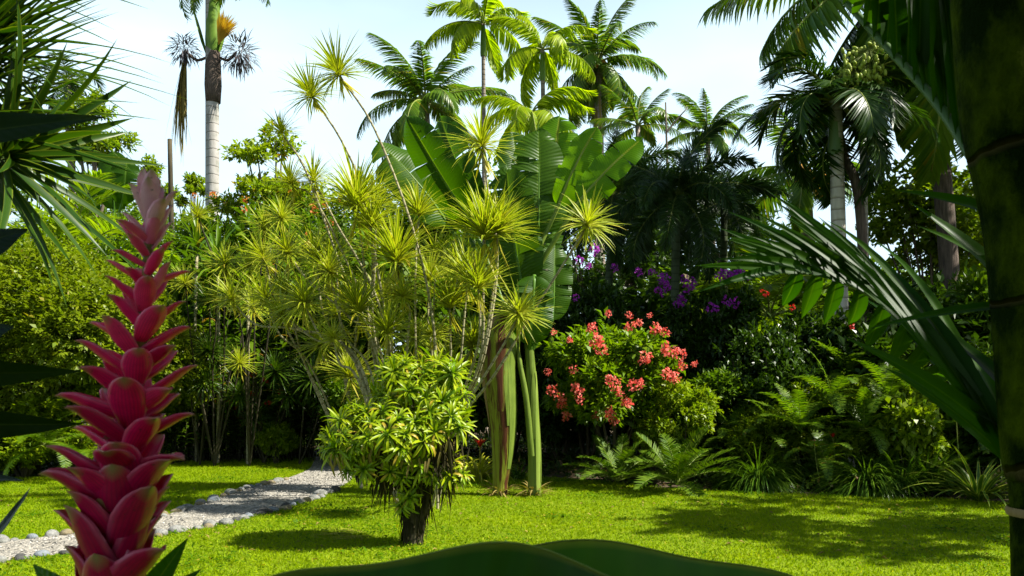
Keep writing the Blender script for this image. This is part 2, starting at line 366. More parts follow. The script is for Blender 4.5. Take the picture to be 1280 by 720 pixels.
FR = {}
def fronds(kind):
    """mesh variants of one palm's fronds, made once"""
    if kind in FR: return FR[kind]
    spec = {
        'coco': (dict(Lr=4.2, nl=60, ll=1.1, lw=.10, pet=.14, droop=.7, vee=.1, rr=.06, hang=.5), (.7, 1.1, 1.5), 'coco'),
        'coco_old': (dict(Lr=4.0, nl=46, ll=.9, lw=.06, pet=.14, droop=.8, vee=-.3, rr=.05, hang=.7), (.9, 1.2), 'coco'),
        'royal': (dict(Lr=3.6, nl=60, ll=.85, lw=.06, pet=.08, droop=.9, vee=.1, plume=.5, rr=.06, hang=.3), (1.2, 1.6), 'coco'),
        'manila': (dict(Lr=2.3, nl=52, ll=.74, lw=.075, pet=.14, droop=.9, vee=-.1, rr=.03, hang=.6, plume=.12), (1.3, 1.8, 2.2), 'manila'),
        'foxtail': (dict(Lr=2.2, nl=190, ll=.46, lw=.024, pet=.1, droop=.35, vee=.1, plume=1.0, rr=.025, jitter=.2), (1.0, 1.5, 1.9), 'foxtail'),
        'adonidia': (dict(Lr=1.9, nl=46, ll=.66, lw=.045, pet=.12, droop=.6, vee=.35, rr=.03, hang=.15), (1.2, 1.7, 2.1), 'adonidia'),
        'areca': (dict(Lr=1.9, nl=40, ll=.55, lw=.04, pet=.2, droop=.5, vee=.4, rr=.02), (.8, 1.2, 1.6), 'areca'),
        'fern': (dict(Lr=.8, nl=44, ll=.13, lw=.020, pet=.1, droop=.2, vee=.1, rr=.004, seg=2, a0=85, a1=60), (.7, 1.3, 1.8), 'fern'),
        'fern_mid': (dict(Lr=.8, nl=44, ll=.13, lw=.020, pet=.1, droop=.2, vee=.1, rr=.004, seg=2, a0=85, a1=60), (.7, 1.3, 1.8), 'mid'),
        'cycad': (dict(Lr=.85, nl=40, ll=.17, lw=.024, pet=.12, droop=.15, vee=.35, rr=.010, seg=2, a0=75, a1=45), (.4, .7, 1.0), 'cycad'),
    }[kind]
    FR[kind] = [frond_geo(arch=a, **spec[0]).mesh(kind + '_frond', [M[spec[2]], M['rachis']]) for a in spec[1]]
    return FR[kind]


def put_fronds(root, kind, top, n, e0=75, e1=-20, scale=1., name='frond', az0=None, azs=None):
    """crown of fronds: upright in the middle, drooping outside"""
    ms = fronds(kind); az = RNG.random() * 6.28 if az0 is None else az0
    for i in range(n):
        k = i / max(1, n - 1); e = R(e0 + (e1 - e0) * k ** .9 + RNG.normal(0, 6))
        a = az + i * 2.39996 if azs is None else R(azs[i % len(azs)])
        link(name, ms[min(len(ms) - 1, int(RNG.integers(len(ms))))], root, top, (RNG.normal(0, .15), -e, a), scale * (1 + RNG.normal(0, .07)))


def palm(label, base, top, r0, r1, kind, n, scale=1., bark='palmtrunk', e0=75, e1=-20, shaft=None, group=None, name='palm', bow=.02, azs=None, visible_trunk=True):
    """base and top are world points; top is where the fronds start"""
    base = np.asarray(base, float); top = np.asarray(top, float)
    root = thing(name, label, 'palm', base, 0, group); tp = top - base
    mid = tp * .5 + np.array((bow * tp[2], 0, 0)); pts = spline([np.zeros(3), mid, tp], 14)
    Geo().add(*tube(pts, np.linspace(r0, r1, 14) * (1 + .25 * np.exp(-np.linspace(0, 1, 14) * 9)), 12)).obj('trunk', M[bark], root)
    if shaft:
        L, mat, rs = shaft; p2 = np.array([tp - (0, 0, L), tp - (0, 0, L * .8), tp - (0, 0, L * .3), tp + (0, 0, .05)])
        Geo().add(*tube(spline(p2, 10), np.interp(np.linspace(0, 1, 10), [0, .2, .7, 1], [rs, rs * 1.15, rs * .95, rs * .6]), 12)).obj('crownshaft', M[mat], root)
    put_fronds(root, kind, tp, n, e0, e1, scale, azs=azs)
    return root, tp


def twig_crown(lumps, ntw, k, L, W, shell=.55, up=.25, spread=.9, droop=.15, flat=0., order=0.):
    """leaf clusters through the volume of several lumps; gaps stay between clusters"""
    lumps = np.asarray(lumps, float); ar = (lumps[:, 3] * lumps[:, 4] + lumps[:, 3] * lumps[:, 5]); idx = RNG.choice(len(lumps), ntw, p=ar / ar.sum())
    d = rdir(ntw); rr = np.where(RNG.random(ntw) < .14, RNG.uniform(.95, 1.32, ntw), 1) * 1.0; rr = rr * (shell + (1 - shell) * RNG.random(ntw) ** .7)
    C = lumps[idx, :3] + d * lumps[idx, 3:6] * rr[:, None]
    out = nrm(d + np.array((0, 0, up)) + .35 * rdir(ntw))
    C = np.repeat(C, k, 0); O = np.repeat(out, k, 0); n = len(C); tone = np.repeat(RNG.random(ntw), k)
    D = nrm(O + spread * rdir(n)); D[:, 2] *= (1 - flat); D = nrm(D)
    P = C + D * (RNG.random(n) * L * .35)[:, None] - O * (RNG.random(n) * L * 1.4)[:, None]
    U = nrm(O * .6 + np.array((0, 0, .8)) + .35 * rdir(n))
    return diamonds(P, D, U, L * RNG.uniform(.5, 1.3, n), W * RNG.uniform(.6, 1.25, n), droop, rnd=np.clip(.55 * tone + .45 * RNG.random(n), 0, 1))


def lumps_dome(n=9, base=.12):
    out = [(0, 0, .5, .36, .36, .42)]
    for i in range(n):
        a = i * 2.4 + RNG.random(); z = RNG.uniform(base + .12, .82); r = .33 * math.sqrt(max(.1, 1 - ((z - .42) / .6) ** 2)); s = RNG.uniform(.13, .23)
        out.append((r * math.cos(a), r * math.sin(a), z, s, s, s * RNG.uniform(.7, 1.)))
    return out


SK = {}
SKSPEC = {  # mat, metres across (w,h) the leaf size is meant for, twigs, leaves per twig, leaf length, width
    'hedge': ('hedge', 3.4, 3.8, 8500, 7, .085, .042), 'lime': ('lime', 1.8, 1.6, 1100, 8, .10, .048), 'mid': ('mid', 2.4, 2.4, 1500, 8, .13, .058),
    'dark': ('dark', 2.4, 2.6, 1700, 8, .12, .06), 'mussaenda': ('mussaenda', 2.3, 1.9, 1150, 8, .14, .062), 'bigleaf': ('mid', 3.0, 3.4, 1000, 7, .26, .10),
    'fine': ('lime', 2.0, 2.0, 2600, 7, .065, .028), 'darkbig': ('dark', 3, 3.4, 1100, 7, .24, .10), 'vine': ('lime', 1.5, 1.5, 420, 5, .15, .12),
}
def shrub_mesh(kind):
    if kind not in SK:
        mat, w, h, nt, k, L, W = SKSPEC[kind]; out = []
        for v in range(2):
            g = Geo(); lm = np.array(lumps_dome(10)) * np.array((w, w, h, w, w, h))
            g.add(*twig_crown(lm, nt, k, L, W, shell=.6)); out.append(g.mesh(kind + '_foliage', [M[mat]]))
        st = Geo()
        for i in range(7):
            a = i * .9 + RNG.random(); q = np.array((math.cos(a), math.sin(a), 0))
            st.add(*tube(spline([q * .05, q * w * .12 + (0, 0, h * .3), q * w * .28 + (0, 0, h * .7)], 8), np.linspace(.035, .008, 8), 5))
        SK[kind] = (out, st.mesh(kind + '_stem', [M['darkbark']]), w, h)
    return SK[kind]


def shrub(kind, label, px, d, w, h, z0=0., group=None, name='shrub', cat='shrub', var=None):
    """px centre column, distance, metres across and tall"""
    fo, st, pw, ph = shrub_mesh(kind)
    root = thing(name, label, cat, (X(px, d), d, 0), RNG.random() * 6.28, group)
    s = (w / pw, w / pw, (h - z0) / ph)
    link('foliage', fo[int(RNG.integers(2)) if var is None else var], root, (0, 0, z0), None, s)
    link('stem', st, root, None, None, (w / pw, w / pw, h / ph))
    return root


def blossoms(root, pts, mat, n=40, r=.12, L=.05, W=.035, name='flower_cluster', shape=(1, 1, 1)):
    """flower heads on a shrub, given in the world"""
    inv = Matrix.LocRotScale(root.location, root.rotation_euler, None).inverted(); ms = []
    for v in range(3):
        d = rdir(n); g = Geo(); g.add(*diamonds(d * r * np.array(shape) * RNG.uniform(.5, 1, n)[:, None], nrm(d + .8 * rdir(n)), d, L, W)); ms.append(g.mesh(name, [M[mat]]))
    for i, p in enumerate(pts):
        link(name, ms[i % 3], root, inv @ Vector([float(c) for c in p]), (RNG.random(), RNG.random(), RNG.random() * 6), RNG.uniform(.75, 1.25))


def broad_tree(label, px, d, py_top, py_low, pw, mat, ntw=900, k=8, L=.22, W=.10, bark='bark', nl=9, group=None, name='tree', flat=.3, seed_shape=None, trunk_r=.16, clump=.2, lean=0.):
    """tree whose crown spans pw pixels between two rows"""
    root = thing(name, label, 'tree', (X(px, d), d, 0), 0, group)
    zt, zl, w = Z(py_top, d), Z(py_low, d), pw * d / F; h = zt - zl
    lumps = []
    for i in range(nl):
        a = i * 2.4 + RNG.random(); rr = math.sqrt((i + .3) / nl) * .36; z = zl + h * RNG.uniform(.22, .85) * (1 - .45 * rr); s = RNG.uniform(.75, 1.2) * clump
        lumps.append((rr * w * math.cos(a) + lean * (z), rr * w * math.sin(a) * .8, z, s * w, s * w, min(s * w * (1 - flat), h * .24)))
    lumps.append((lean * zt, 0, zt - h * .16, .16 * w, .16 * w, h * .16))
    Geo().add(*twig_crown(lumps, ntw, k, L, W, shell=.35, up=.5)).obj('crown', M[mat], root)
    g = Geo(); fork = np.array((0, 0, zl * .75 + h * .1)); g.add(*tube(spline([(0, 0, 0), (trunk_r * .6, 0, fork[2] * .5), fork], 9), np.linspace(trunk_r, trunk_r * .7, 9), 9))
    for q in lumps: g.add(*tube(spline([fork - (0, 0, .2), (fork + np.array(q[:3])) / 2 + (0, 0, -.05 * h), np.array(q[:3])], 8), np.linspace(trunk_r * .5, .015, 8), 5))
    g.obj('trunk', M[bark], root)
    return root


# rosettes -------------------------------------------------------------------
def rosette_geo(n, L, W, spread=1.5, bend=.35, prof='strap', up=.0, nseg=4, fold=.3, core=.06, lvar=.15, dead=0):
    """leaves around +Z; spread is the widest angle from the axis"""
    g = Geo(); k = (np.arange(n) + .5) / n; th = spread * k ** .62 + RNG.normal(0, .08, n); az = np.arange(n) * 2.39996 + RNG.normal(0, .12, n)
    D = np.stack([np.sin(th) * np.cos(az), np.sin(th) * np.sin(az), np.cos(th)], 1)
    P = np.stack([np.cos(az) * .012, np.sin(az) * .012, core * (1 - k)], 1)
    ln = L * (1 - .12 * np.abs(k - .5)) * (1 + RNG.normal(0, lvar, n))
    g.add(*blades(P, D, (0, 0, 1.0001), ln, W * RNG.uniform(.8, 1.15, n), nseg, bend * RNG.uniform(.2, 2.2, n) + .25 * np.maximum(0, k - .6), fold, prof))
    if dead:
        az = RNG.random(dead) * 6.28; D = np.stack([np.cos(az) * .5, np.sin(az) * .5, -np.ones(dead)], 1)
        g.add(*blades(np.zeros((dead, 3)) - (0, 0, .03), D, np.stack([np.cos(az), np.sin(az), 0 * az], 1), L * RNG.uniform(.5, .9, dead), W, nseg, -.2, fold, prof, rnd=np.ones(dead)))
    return g


DR = {}
def dr_mesh(kind):
    if kind not in DR:
        sp = {'round': (100, .50, .029, 1.7, .40), 'tall': (120, .56, .029, 1.25, .34), 'long': (160, .60, .029, 1.3, .38), 'small': (80, .40, .022, 1.65, .4)}
        base, dk = kind.split('_') if '_' in kind else (kind, '')
        n, L, W, s, b = sp[base]
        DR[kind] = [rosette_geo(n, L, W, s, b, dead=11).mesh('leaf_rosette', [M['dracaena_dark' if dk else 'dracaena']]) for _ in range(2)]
    return DR[kind]


def dracaena(label, base, heads, group=None, name='dracaena', dark=False):
    """heads: (ctrl points in the world from the base up, rosette kind, scale, axis)"""
    base = np.asarray(base, float); root = thing(name, label, 'dracaena', base, 0, group)
    for ctrl, kind, sc, axis in heads:
        c = spline([np.asarray(p, float) - base for p in ctrl], 18)
        Geo().add(*tube(c, np.linspace(.019, .013, 18), 7)).obj('stem', M['canestem' if dark else 'dstem'], root)
        ax = nrm(c[-1] - c[-4]) if axis is None else nrm(np.array(axis, float))
        ms = dr_mesh(kind); link('leaf_rosette', ms[int(RNG.integers(len(ms)))], root, c[-1], align(ax, RNG.random() * 6), sc * RNG.uniform(.84, 1.16))
    return root


# large torn leaf ---------------------------------------------------------------
def paddle_geo(P, T, W, N, bend=.25, fold=.25, tears=6, sag=.15, wave=.03, seed=0, gap=.5, segs=56):
    """banana-like blade from P to T facing N, with torn edges"""
    rg = np.random.default_rng(seed); g = Geo(); P = np.asarray(P, float); T = np.asarray(T, float); c = nrm(T - P); N = np.asarray(N, float)
    S = nrm(np.cross(c, N)); N = np.cross(S, c); b = bend if abs(bend) > 1e-3 else 1e-3; L = np.linalg.norm(T - P) * (b / 2) / math.sin(b / 2)
    D = c * math.cos(b / 2) + N * math.sin(b / 2)
    def mid(t): return P + D * (L * np.sin(b * t) / b)[..., None] - N * (L * (1 - np.cos(b * t)) / b)[..., None]
    def nor(t): return np.cos(b * t)[..., None] * N + np.sin(b * t)[..., None] * D
    def tan(t): return np.cos(b * t)[..., None] * D - np.sin(b * t)[..., None] * N
    rnd = rg.random(); cols = 6; u = np.linspace(0, 1, cols)
    for side in (-1, 1):
        cuts = np.sort(np.concatenate([[0, 1], rg.uniform(.08, .93, tears)]))
        for a, e in zip(cuts[:-1], cuts[1:]):
            if e - a < .004: continue
            m = max(2, int((e - a) * segs)) + 1; t = np.linspace(a, e, m); tc = (a + e) / 2; f = fold + rg.normal(0, .16 if tears else .02); sl = rg.normal(.12, .06)
            gp = gap * rg.random() if tears else 0
            tt = t[:, None] + (tc - t)[:, None] * gp * u ** 2 * .35 + u * sl * .25 * (W / L)
            w = PROF['paddle'](np.clip(t, 0, 1))[:, None] * W * .5 * u
            ph = rg.random() * 6
            z = w * f - sag * W * u ** 2 * PROF['paddle'](t)[:, None] + wave * W * np.sin(t[:, None] * 23 + ph) * u ** 2
            V = mid(tt) + side * w[..., None] * S + z[..., None] * nor(tt)
            A = np.stack([side * np.broadcast_to(u, tt.shape), tt, np.full(tt.shape, rnd)], -1)
            r, cc = np.meshgrid(np.arange(m - 1), np.arange(cols - 1), indexing='ij')
            q = np.stack([r * cols + cc, r * cols + cc + 1, (r + 1) * cols + cc + 1, (r + 1) * cols + cc], -1).reshape(-1, 4)
            g.add(V, q if side > 0 else q[:, ::-1], A)
    return g, lambda t: mid(np.asarray(t, float)), N


def paddle_leaf(root, P, T, W, N, foot=None, pr=.03, mat='banana', name='leaf', rnd=None, **k):
    """leaf part with its stalk and midrib as a sub-part, in the root's own frame"""
    o0 = np.array(root.location); P = np.asarray(P) - o0; T = np.asarray(T) - o0
    g, mid, N2 = paddle_geo(P, T, W, N, **k); lf = g.obj(name, M[mat], root)
    rib = mid(np.linspace(0, .97, 14)) - np.asarray(N2) * pr * .35
    g2 = Geo()
    if foot is not None:
        f = np.asarray(foot) - o0; pts = spline([f, f * .45 + P * .55 + np.array((0, 0, .03)), rib[0]], 10)
        g2.add(*tube(np.concatenate([pts[:-1], rib]), np.concatenate([np.linspace(pr * 1.5, pr, 9), np.linspace(pr, pr * .2, 14)]), 7))
    else: g2.add(*tube(rib, np.linspace(pr, pr * .2, 14), 7))
    g2.obj('midrib', M['petiole' if mat == 'banana_young' else 'dark_petiole'], lf)
    return lf
# =============================================================== world, sun, camera
SUN_DIR = nrm(np.array((.88, -.16, 1.0)))                    # towards the sun: right, a little behind the viewer
ELEV = math.asin(SUN_DIR[2]); AZ = math.atan2(SUN_DIR[0], SUN_DIR[1])
w = bpy.data.worlds.new('World'); SC.world = w; w.use_nodes = True; nt = w.node_tree
bg = nt.nodes['Background']; sky = nt.nodes.new('ShaderNodeTexSky'); sky.sky_type = 'NISHITA'; sky.sun_disc = False
sky.sun_elevation = ELEV; sky.sun_rotation = AZ; sky.air_density = 1.0; sky.dust_density = 1.2; sky.ozone_density = 1.0
def wn(t): return nt.nodes.new('ShaderNode' + t)
tc = wn('TexCoord'); mp = wn('Mapping'); mp.inputs['Scale'].default_value = (1.2, 1.2, 3.2); nt.links.new(tc.outputs['Generated'], mp.inputs[0])
nz = wn('TexNoise'); nz.inputs['Scale'].default_value = 2.2; nz.inputs['Detail'].default_value = 6; nt.links.new(mp.outputs[0], nz.inputs['Vector'])
cr = wn('ValToRGB'); cr.color_ramp.elements[0].position = .40; cr.color_ramp.elements[0].color = (.78,) * 3 + (1,); cr.color_ramp.elements[1].position = .70; cr.color_ramp.elements[1].color = (1.,) * 3 + (1,)
nt.links.new(nz.outputs[0], cr.inputs[0])
mx = wn('Mix'); mx.data_type = 'RGBA'; sx = wn('SeparateXYZ'); nt.links.new(tc.outputs['Generated'], sx.inputs[0]); er = wn('ValToRGB'); e_ = er.color_ramp.elements      # haze and thin cloud thin out towards the zenith
e_[0].position = .34; e_[0].color = (1, 1, 1, 1); e_[1].position = .56; e_[1].color = (.0, .0, .0, 1); nt.links.new(sx.outputs[2], er.inputs[0])
ml = wn('Math'); ml.operation = 'MULTIPLY'; nt.links.new(er.outputs[0], ml.inputs[0]); nt.links.new(cr.outputs[0], ml.inputs[1]); nt.links.new(ml.outputs[0], mx.inputs[0]); nt.links.new(sky.outputs[0], mx.inputs[6]); mx.inputs[7].default_value = (7.8, 10.1, 11.4, 1)
nt.links.new(mx.outputs[2], bg.inputs['Color']); bg.inputs['Strength'].default_value = .05

ld = bpy.data.lights.new('sun', 'SUN'); ld.energy = 5.0; ld.angle = R(.53); ld.color = (1, .95, .86)
lo = bpy.data.objects.new('sun', ld); COL.objects.link(lo); lo.location = (20, -5, 30); lo.rotation_euler = Vector([float(c) for c in SUN_DIR]).to_track_quat('Z', 'Y').to_euler()

cam = bpy.data.cameras.new('camera'); cam.sensor_width = 36; cam.lens = F / 1280 * 36; cam.shift_y = 120 / 1280; cam.clip_start = .05; cam.clip_end = 2000
cam.dof.use_dof = True; cam.dof.focus_distance = 11.5; cam.dof.aperture_fstop = 18
co = bpy.data.objects.new('camera', cam); COL.objects.link(co); co.location = (0, 0, CZ); co.rotation_euler = (R(90), 0, 0); SC.camera = co

vs = SC.view_settings; SC.display_settings.display_device = 'sRGB'; vs.view_transform = 'Standard'; vs.look = 'None'; vs.exposure = 1.45; vs.gamma = 1; vs.use_curve_mapping = False
cy = SC.cycles; SC.render.engine = 'CYCLES'; cy.max_bounces = 7; cy.diffuse_bounces = 3; cy.glossy_bounces = 2; cy.transmission_bounces = 4; cy.transparent_max_bounces = 4
cy.caustics_reflective = False; cy.caustics_refractive = False; cy.use_denoising = True; cy.denoiser = 'OPENIMAGEDENOISE'; cy.sample_clamp_indirect = 4; cy.use_adaptive_sampling = True; cy.adaptive_threshold = .012

# =============================================================== ground, lawn, path
def sheet(name, pts, z, mat, sub=1):
    me = bpy.data.meshes.new(name); me.from_pydata([(float(p[0]), float(p[1]), z) for p in pts], [], [list(range(len(pts)))]); me.materials.append(M[mat])
    o = link(name, me); tag(o, kind='structure'); return o
sheet('ground', [(-600, -600), (600, -600), (600, 900), (-600, 900)], 0, 'soil')
LAWN = [(-6, -3), (11, -3), (11, 9.5), (8.4, 11.2), GP(1262, 630), GP(1180, 624), GP(1060, 620), GP(980, 617), GP(900, 614), GP(830, 610), GP(760, 603), GP(690, 597), GP(640, 596),
        GP(560, 590), GP(440, 586), GP(420, 572), GP(330, 573), GP(240, 577), GP(150, 590), GP(80, 596), GP(0, 598), GP(-120, 602), (-12, 14), (-12, 3)]
sheet('lawn', LAWN, .004, 'lawn')
lowp = spline([GP(-90, 716), GP(0, 703), GP(70, 694), GP(190, 672), GP(300, 650), GP(370, 632), GP(420, 612), GP(441, 597), GP(432, 580), GP(424, 570), GP(420, 561)], 44)
upp = spline([GP(-90, 686), GP(0, 678), GP(70, 670), GP(150, 658), GP(205, 645), GP(300, 614), GP(350, 601), GP(384, 588), GP(392, 577), GP(395, 569), GP(396, 561)], 44)
sheet('path', list(lowp) + list(upp[::-1]), .009, 'gravel')


def inside(p, poly):
    poly = np.asarray(poly, float); x, y = p[:, 0], p[:, 1]; r = np.zeros(len(p), bool); j = len(poly) - 1
    for i in range(len(poly)):
        a, b = poly[i], poly[j]; c = ((a[1] > y) != (b[1] > y)) & (x < (b[0] - a[0]) * (y - a[1]) / (b[1] - a[1] + 1e-12) + a[0]); r ^= c; j = i
    return r

PATHP = np.concatenate([lowp, upp[::-1]])
n = 620000; p = np.stack([RNG.uniform(-9, 9, n), 5.5 + 14.5 * RNG.random(n) ** 1.15], 1)
p = p[inside(p, LAWN) & ~inside(p, PATHP) & (np.abs(p[:, 0]) < p[:, 1] * .66 + .8)]
k = len(p); P = np.concatenate([p, np.zeros((k, 1)) + .003], 1)
D = rdir(k); D[:, 2] = np.abs(D[:, 2]) * .7 + .35; patch = .5 + .5 * np.sin(p[:, 0] * 1.7 + np.sin(p[:, 1] * 1.3) * 2) * np.sin(p[:, 1] * 1.9 + np.cos(p[:, 0] * .9) * 2)
pat2 = .5 + .5 * np.sin(p[:, 0] * 5.1 + np.sin(p[:, 1] * 4.3) * 2.2) * np.sin(p[:, 1] * 6.7 + np.sin(p[:, 0] * 3.1) * 1.7)
rn = np.clip(RNG.random(k) * .55 + .22 * patch + .2 * pat2, 0, .95); rn[RNG.random(k) < .012 + .05 * (patch > .86) * (pat2 > .6)] = 1
grass = Geo().add(*diamonds(P, D, rdir(k), RNG.uniform(.022, .05, k) * (.8 + .4 * patch), RNG.uniform(.006, .013, k), .3, rn)).obj('grass', M['grass'])
tag(grass, 'short bright green mown lawn grass', 'grass', kind='stuff')
n = 90; c = np.stack([RNG.uniform(-7, 6.5, n), RNG.uniform(6.5, 16, n)], 1); k = 60                # low broad-leaved weeds in patches
q = (c[:, None] + RNG.normal(0, 1, (n, k, 2)) * RNG.uniform(.08, .38, n)[:, None, None]).reshape(-1, 2); q = q[inside(q, LAWN) & ~inside(q, PATHP)]; k = len(q)
D = rdir(k); D[:, 2] = np.abs(D[:, 2]) * .35 + .1
tag(Geo().add(*diamonds(np.c_[q, RNG.uniform(.012, .035, k)], D, np.array((0, 0, 1.)) + .3 * rdir(k), RNG.uniform(.025, .06, k), RNG.uniform(.018, .04, k), .2)).obj('clover', M['clover']), 'patches of darker clover and weeds in the lawn', 'weeds', kind='stuff')
# pebbles lying on the gravel
n = 9000; p = np.stack([RNG.uniform(-7, -2, n), RNG.uniform(7, 17, n)], 1); p = p[inside(p, PATHP)]; k = len(p)
s = RNG.uniform(.008, .022, k)[:, None]; b = np.array([(1, 0, 0), (0, 1, 0), (-1, 0, 0), (0, -1, 0), (0, 0, .8)], float)
a = RNG.random(k) * 6.28; ca, sa = np.cos(a), np.sin(a)
V = np.stack([np.stack([ca * q[0] - sa * q[1], sa * q[0] + ca * q[1], np.full(k, q[2] + .2)], 1) * s + np.c_[p, np.full(k, .009)] for q in b], 1)
Q = (np.arange(k) * 5)[:, None, None] + np.array([(0, 1, 4, 4), (1, 2, 4, 4), (2, 3, 4, 4), (3, 0, 4, 4)])
Q = (np.arange(k) * 5)[:, None, None] + np.array([(0, 1, 2, 4), (0, 4, 2, 3)])
A = np.zeros(V.shape); A[..., 2] = RNG.random(k)[:, None]
M['pebble'] = leafmat('pebble', (.18, .17, .145), (.52, .495, .44), transl=0, rough=.9)
tag(Geo().add(V, Q, A).obj('gravel', M['pebble'], smooth=False), 'pale grey gravel chips scattered on the garden path', 'gravel', kind='stuff')

# edging stones
def stone_mesh(mat, seed):
    rg = np.random.default_rng(seed); g = sphere_geo(.5, 12); V = g.V[0]; ax = nrm(rg.normal(size=(6, 3))); am = rg.uniform(.05, .16, 6)
    V *= 1 - (np.maximum(0, V @ ax.T * 2 - .55) * am * 2).sum(1)[:, None]; V[:, 2] *= .62; V[:, 1] *= .8
    return g.mesh('stone', [M[mat]])
M['stone_grey'] = barkmat('grey_stone', (.15, .15, .14), (.34, .34, .31), scale=7, stretch=(1, 1, 1), bump=.6)
M['stone_dark'] = barkmat('dark_stone', (.035, .036, .035), (.11, .11, .10), scale=7, stretch=(1, 1, 1), bump=.6)
M['stone_tan'] = barkmat('tan_stone', (.16, .13, .07), (.32, .27, .17), scale=7, stretch=(1, 1, 1), bump=.6)
M['stone_blue'] = barkmat('bluish_stone', (.14, .165, .18), (.28, .31, .33), scale=7, stretch=(1, 1, 1), bump=.6)
SM = {c: [stone_mesh('stone_' + c, i * 7 + j) for j in range(3)] for i, c in enumerate(('grey', 'dark', 'tan', 'blue'))}
WORD = 'first second third fourth fifth sixth seventh eighth ninth tenth eleventh twelfth thirteenth fourteenth fifteenth sixteenth seventeenth eighteenth nineteenth twentieth'.split()
WORD += ['twenty-' + q for q in WORD[:9]] + ['thirtieth'] + ['thirty-' + q for q in WORD[:9]] + ['fortieth']
CN = {'grey': 'pale grey', 'dark': 'dark grey', 'tan': 'tan', 'blue': 'bluish grey'}
def edge_stones(line, side, step, sizes, seq):
    acc = 0; nxt = 0; k = 0; ln = spline(line, 400); cur = ln[0]
    for q in ln:
        acc += np.linalg.norm(q - cur); cur = q
        if acc < nxt or k >= 40: continue
        c = seq[k % len(seq)]; sz = RNG.uniform(*sizes); nxt = acc + sz * step; hid = X(70, q[1])
        if q[0] > -.68 * q[1]:
            o = link('stone', SM[c][int(RNG.integers(3))], None, (q[0] + RNG.normal(0, .03), q[1] + RNG.normal(0, .03), sz * .07), (RNG.normal(0, .1), RNG.normal(0, .1), RNG.random() * 6.3), (sz, sz, sz * RNG.uniform(.8, 1.15)))
            tag(o, f"{'big' if sz > sum(sizes) / 2 else 'small'} {CN[c]} stone, {WORD[k]} from the left along the {side} edge of the path", 'stone', 'stones edging the gravel path'); k += 1
edge_stones(lowp[:40], 'near', .86, (.12, .235), ['grey', 'grey', 'tan', 'grey', 'grey', 'dark', 'grey', 'blue', 'dark', 'dark', 'blue', 'tan', 'dark', 'blue', 'grey', 'tan', 'grey'])
edge_stones(upp[:40], 'far', .95, (.11, .21), ['tan', 'grey', 'grey', 'tan', 'grey', 'grey', 'blue', 'grey', 'tan'])

# dark litter and low cover under the beds
n = 60000; p = np.stack([RNG.uniform(-16, 14, n), RNG.uniform(11.5, 26, n)], 1); p = p[~inside(p, LAWN) & ~inside(p, PATHP)]; k = len(p)
D = rdir(k); D[:, 2] = np.abs(D[:, 2]) * .8
tag(Geo().add(*diamonds(np.c_[p, RNG.random(k) ** 2 * .22], D, np.array((0, 0, 1.)) + .5 * rdir(k), RNG.uniform(.06, .16, k), RNG.uniform(.03, .06, k), .2)).obj('ground_cover', M['cover']), 'dark low leaves and litter covering the bed soil', 'ground cover', kind='stuff')
q = np.array([GP(x, y) for x, y in zip(RNG.uniform(385, 455, 26), RNG.uniform(664, 680, 26))]); a = RNG.normal(.2, .5, 26)
tag(Geo().add(*blades(np.c_[q, np.full(26, .035)], np.stack([np.cos(a), np.sin(a), 0 * a], 1), (0, 0, 1), RNG.uniform(.18, .42, 26), .016, 3, .15, .2, 'strap')).obj('straw', M['straw']), 'dry cut leaf strips lying on the shaded lawn', 'leaf litter', kind='stuff')
k = 420; q = np.stack([RNG.uniform(-7, 6, k), RNG.uniform(7.5, 14.5, k)], 1); q = q[inside(q, LAWN) & ~inside(q, PATHP)]; k = len(q)
tag(Geo().add(*diamonds(np.c_[q, np.full(k, .03)], rdir(k) * (1, 1, .2), np.array((0, 0, 1.)) + .2 * rdir(k), RNG.uniform(.025, .085, k), RNG.uniform(.015, .04, k), .2)).obj('leaf_litter', M['dead']), 'small dry brown leaves fallen on the lawn', 'leaf litter', kind='stuff')

# =============================================================== far palms against the sky
# royal palm
d = 40; base = (X(266, d), d, 0); top = PT(265, -62, d)
root, tp = palm('tall royal palm with pale ringed trunk and hanging dry flower stalks', base, top, .33, .29, 'royal', 13, 1.05, 'royal', 70, -25, name='royal_palm', bow=0,
                azs=[185, -5, 160, 20, 200, -30, 90, 270, 130, 50, 230, 310, 172])
p2 = tp + np.array((.05, 0, -Z(-62, d) + Z(68, d)))
Geo().add(*tube(spline([p2, p2 + (0, 0, 1.2), p2 + (0, 0, 3.0), tp + (0, 0, .1)], 12), [.27, .33, .35, .34, .33, .31, .30, .28, .26, .24, .22, .2], 14)).obj('crownshaft', M['greenshaft'], root)
Geo().add(*tube(np.array([p2 + (.02, 0, .1), p2 - (0, 0, .5), p2 - (0, 0, 1.4), p2 - (0, 0, 2.2)]), [.30, .35, .38, .33], 14)).obj('leaf_base', M['fibre'], root)
def tassel(root, P, Dn, n, L, mat, name, spread=.6, grav=1.0, W=.02):
    P = np.asarray(P, float); D = nrm(np.asarray(Dn, float) + spread * rdir(n)); g = Geo(); Pn = P + np.outer(RNG.random(n), np.asarray(Dn, float)) * L * .35
    g.add(*blades(Pn, D, (0, 0, 1), L * RNG.uniform(.5, 1.1, n), W, 5, grav * RNG.uniform(.4, 1.4, n), .1, 'strap')); return g.obj(name, M[mat], root)
def bush(root, c, r, n, mat, name):
    v = rdir(n); P = np.asarray(c) + v * r * RNG.random(n)[:, None] ** .5 * .7
    Geo().add(*blades(P, nrm(v + .5 * rdir(n) + (0, 0, -.25)), (0, 0, 1), r * RNG.uniform(.3, .7, n), .05, 4, RNG.uniform(.2, 1.2, n), .1, 'strap')).obj(name, M[mat], root)
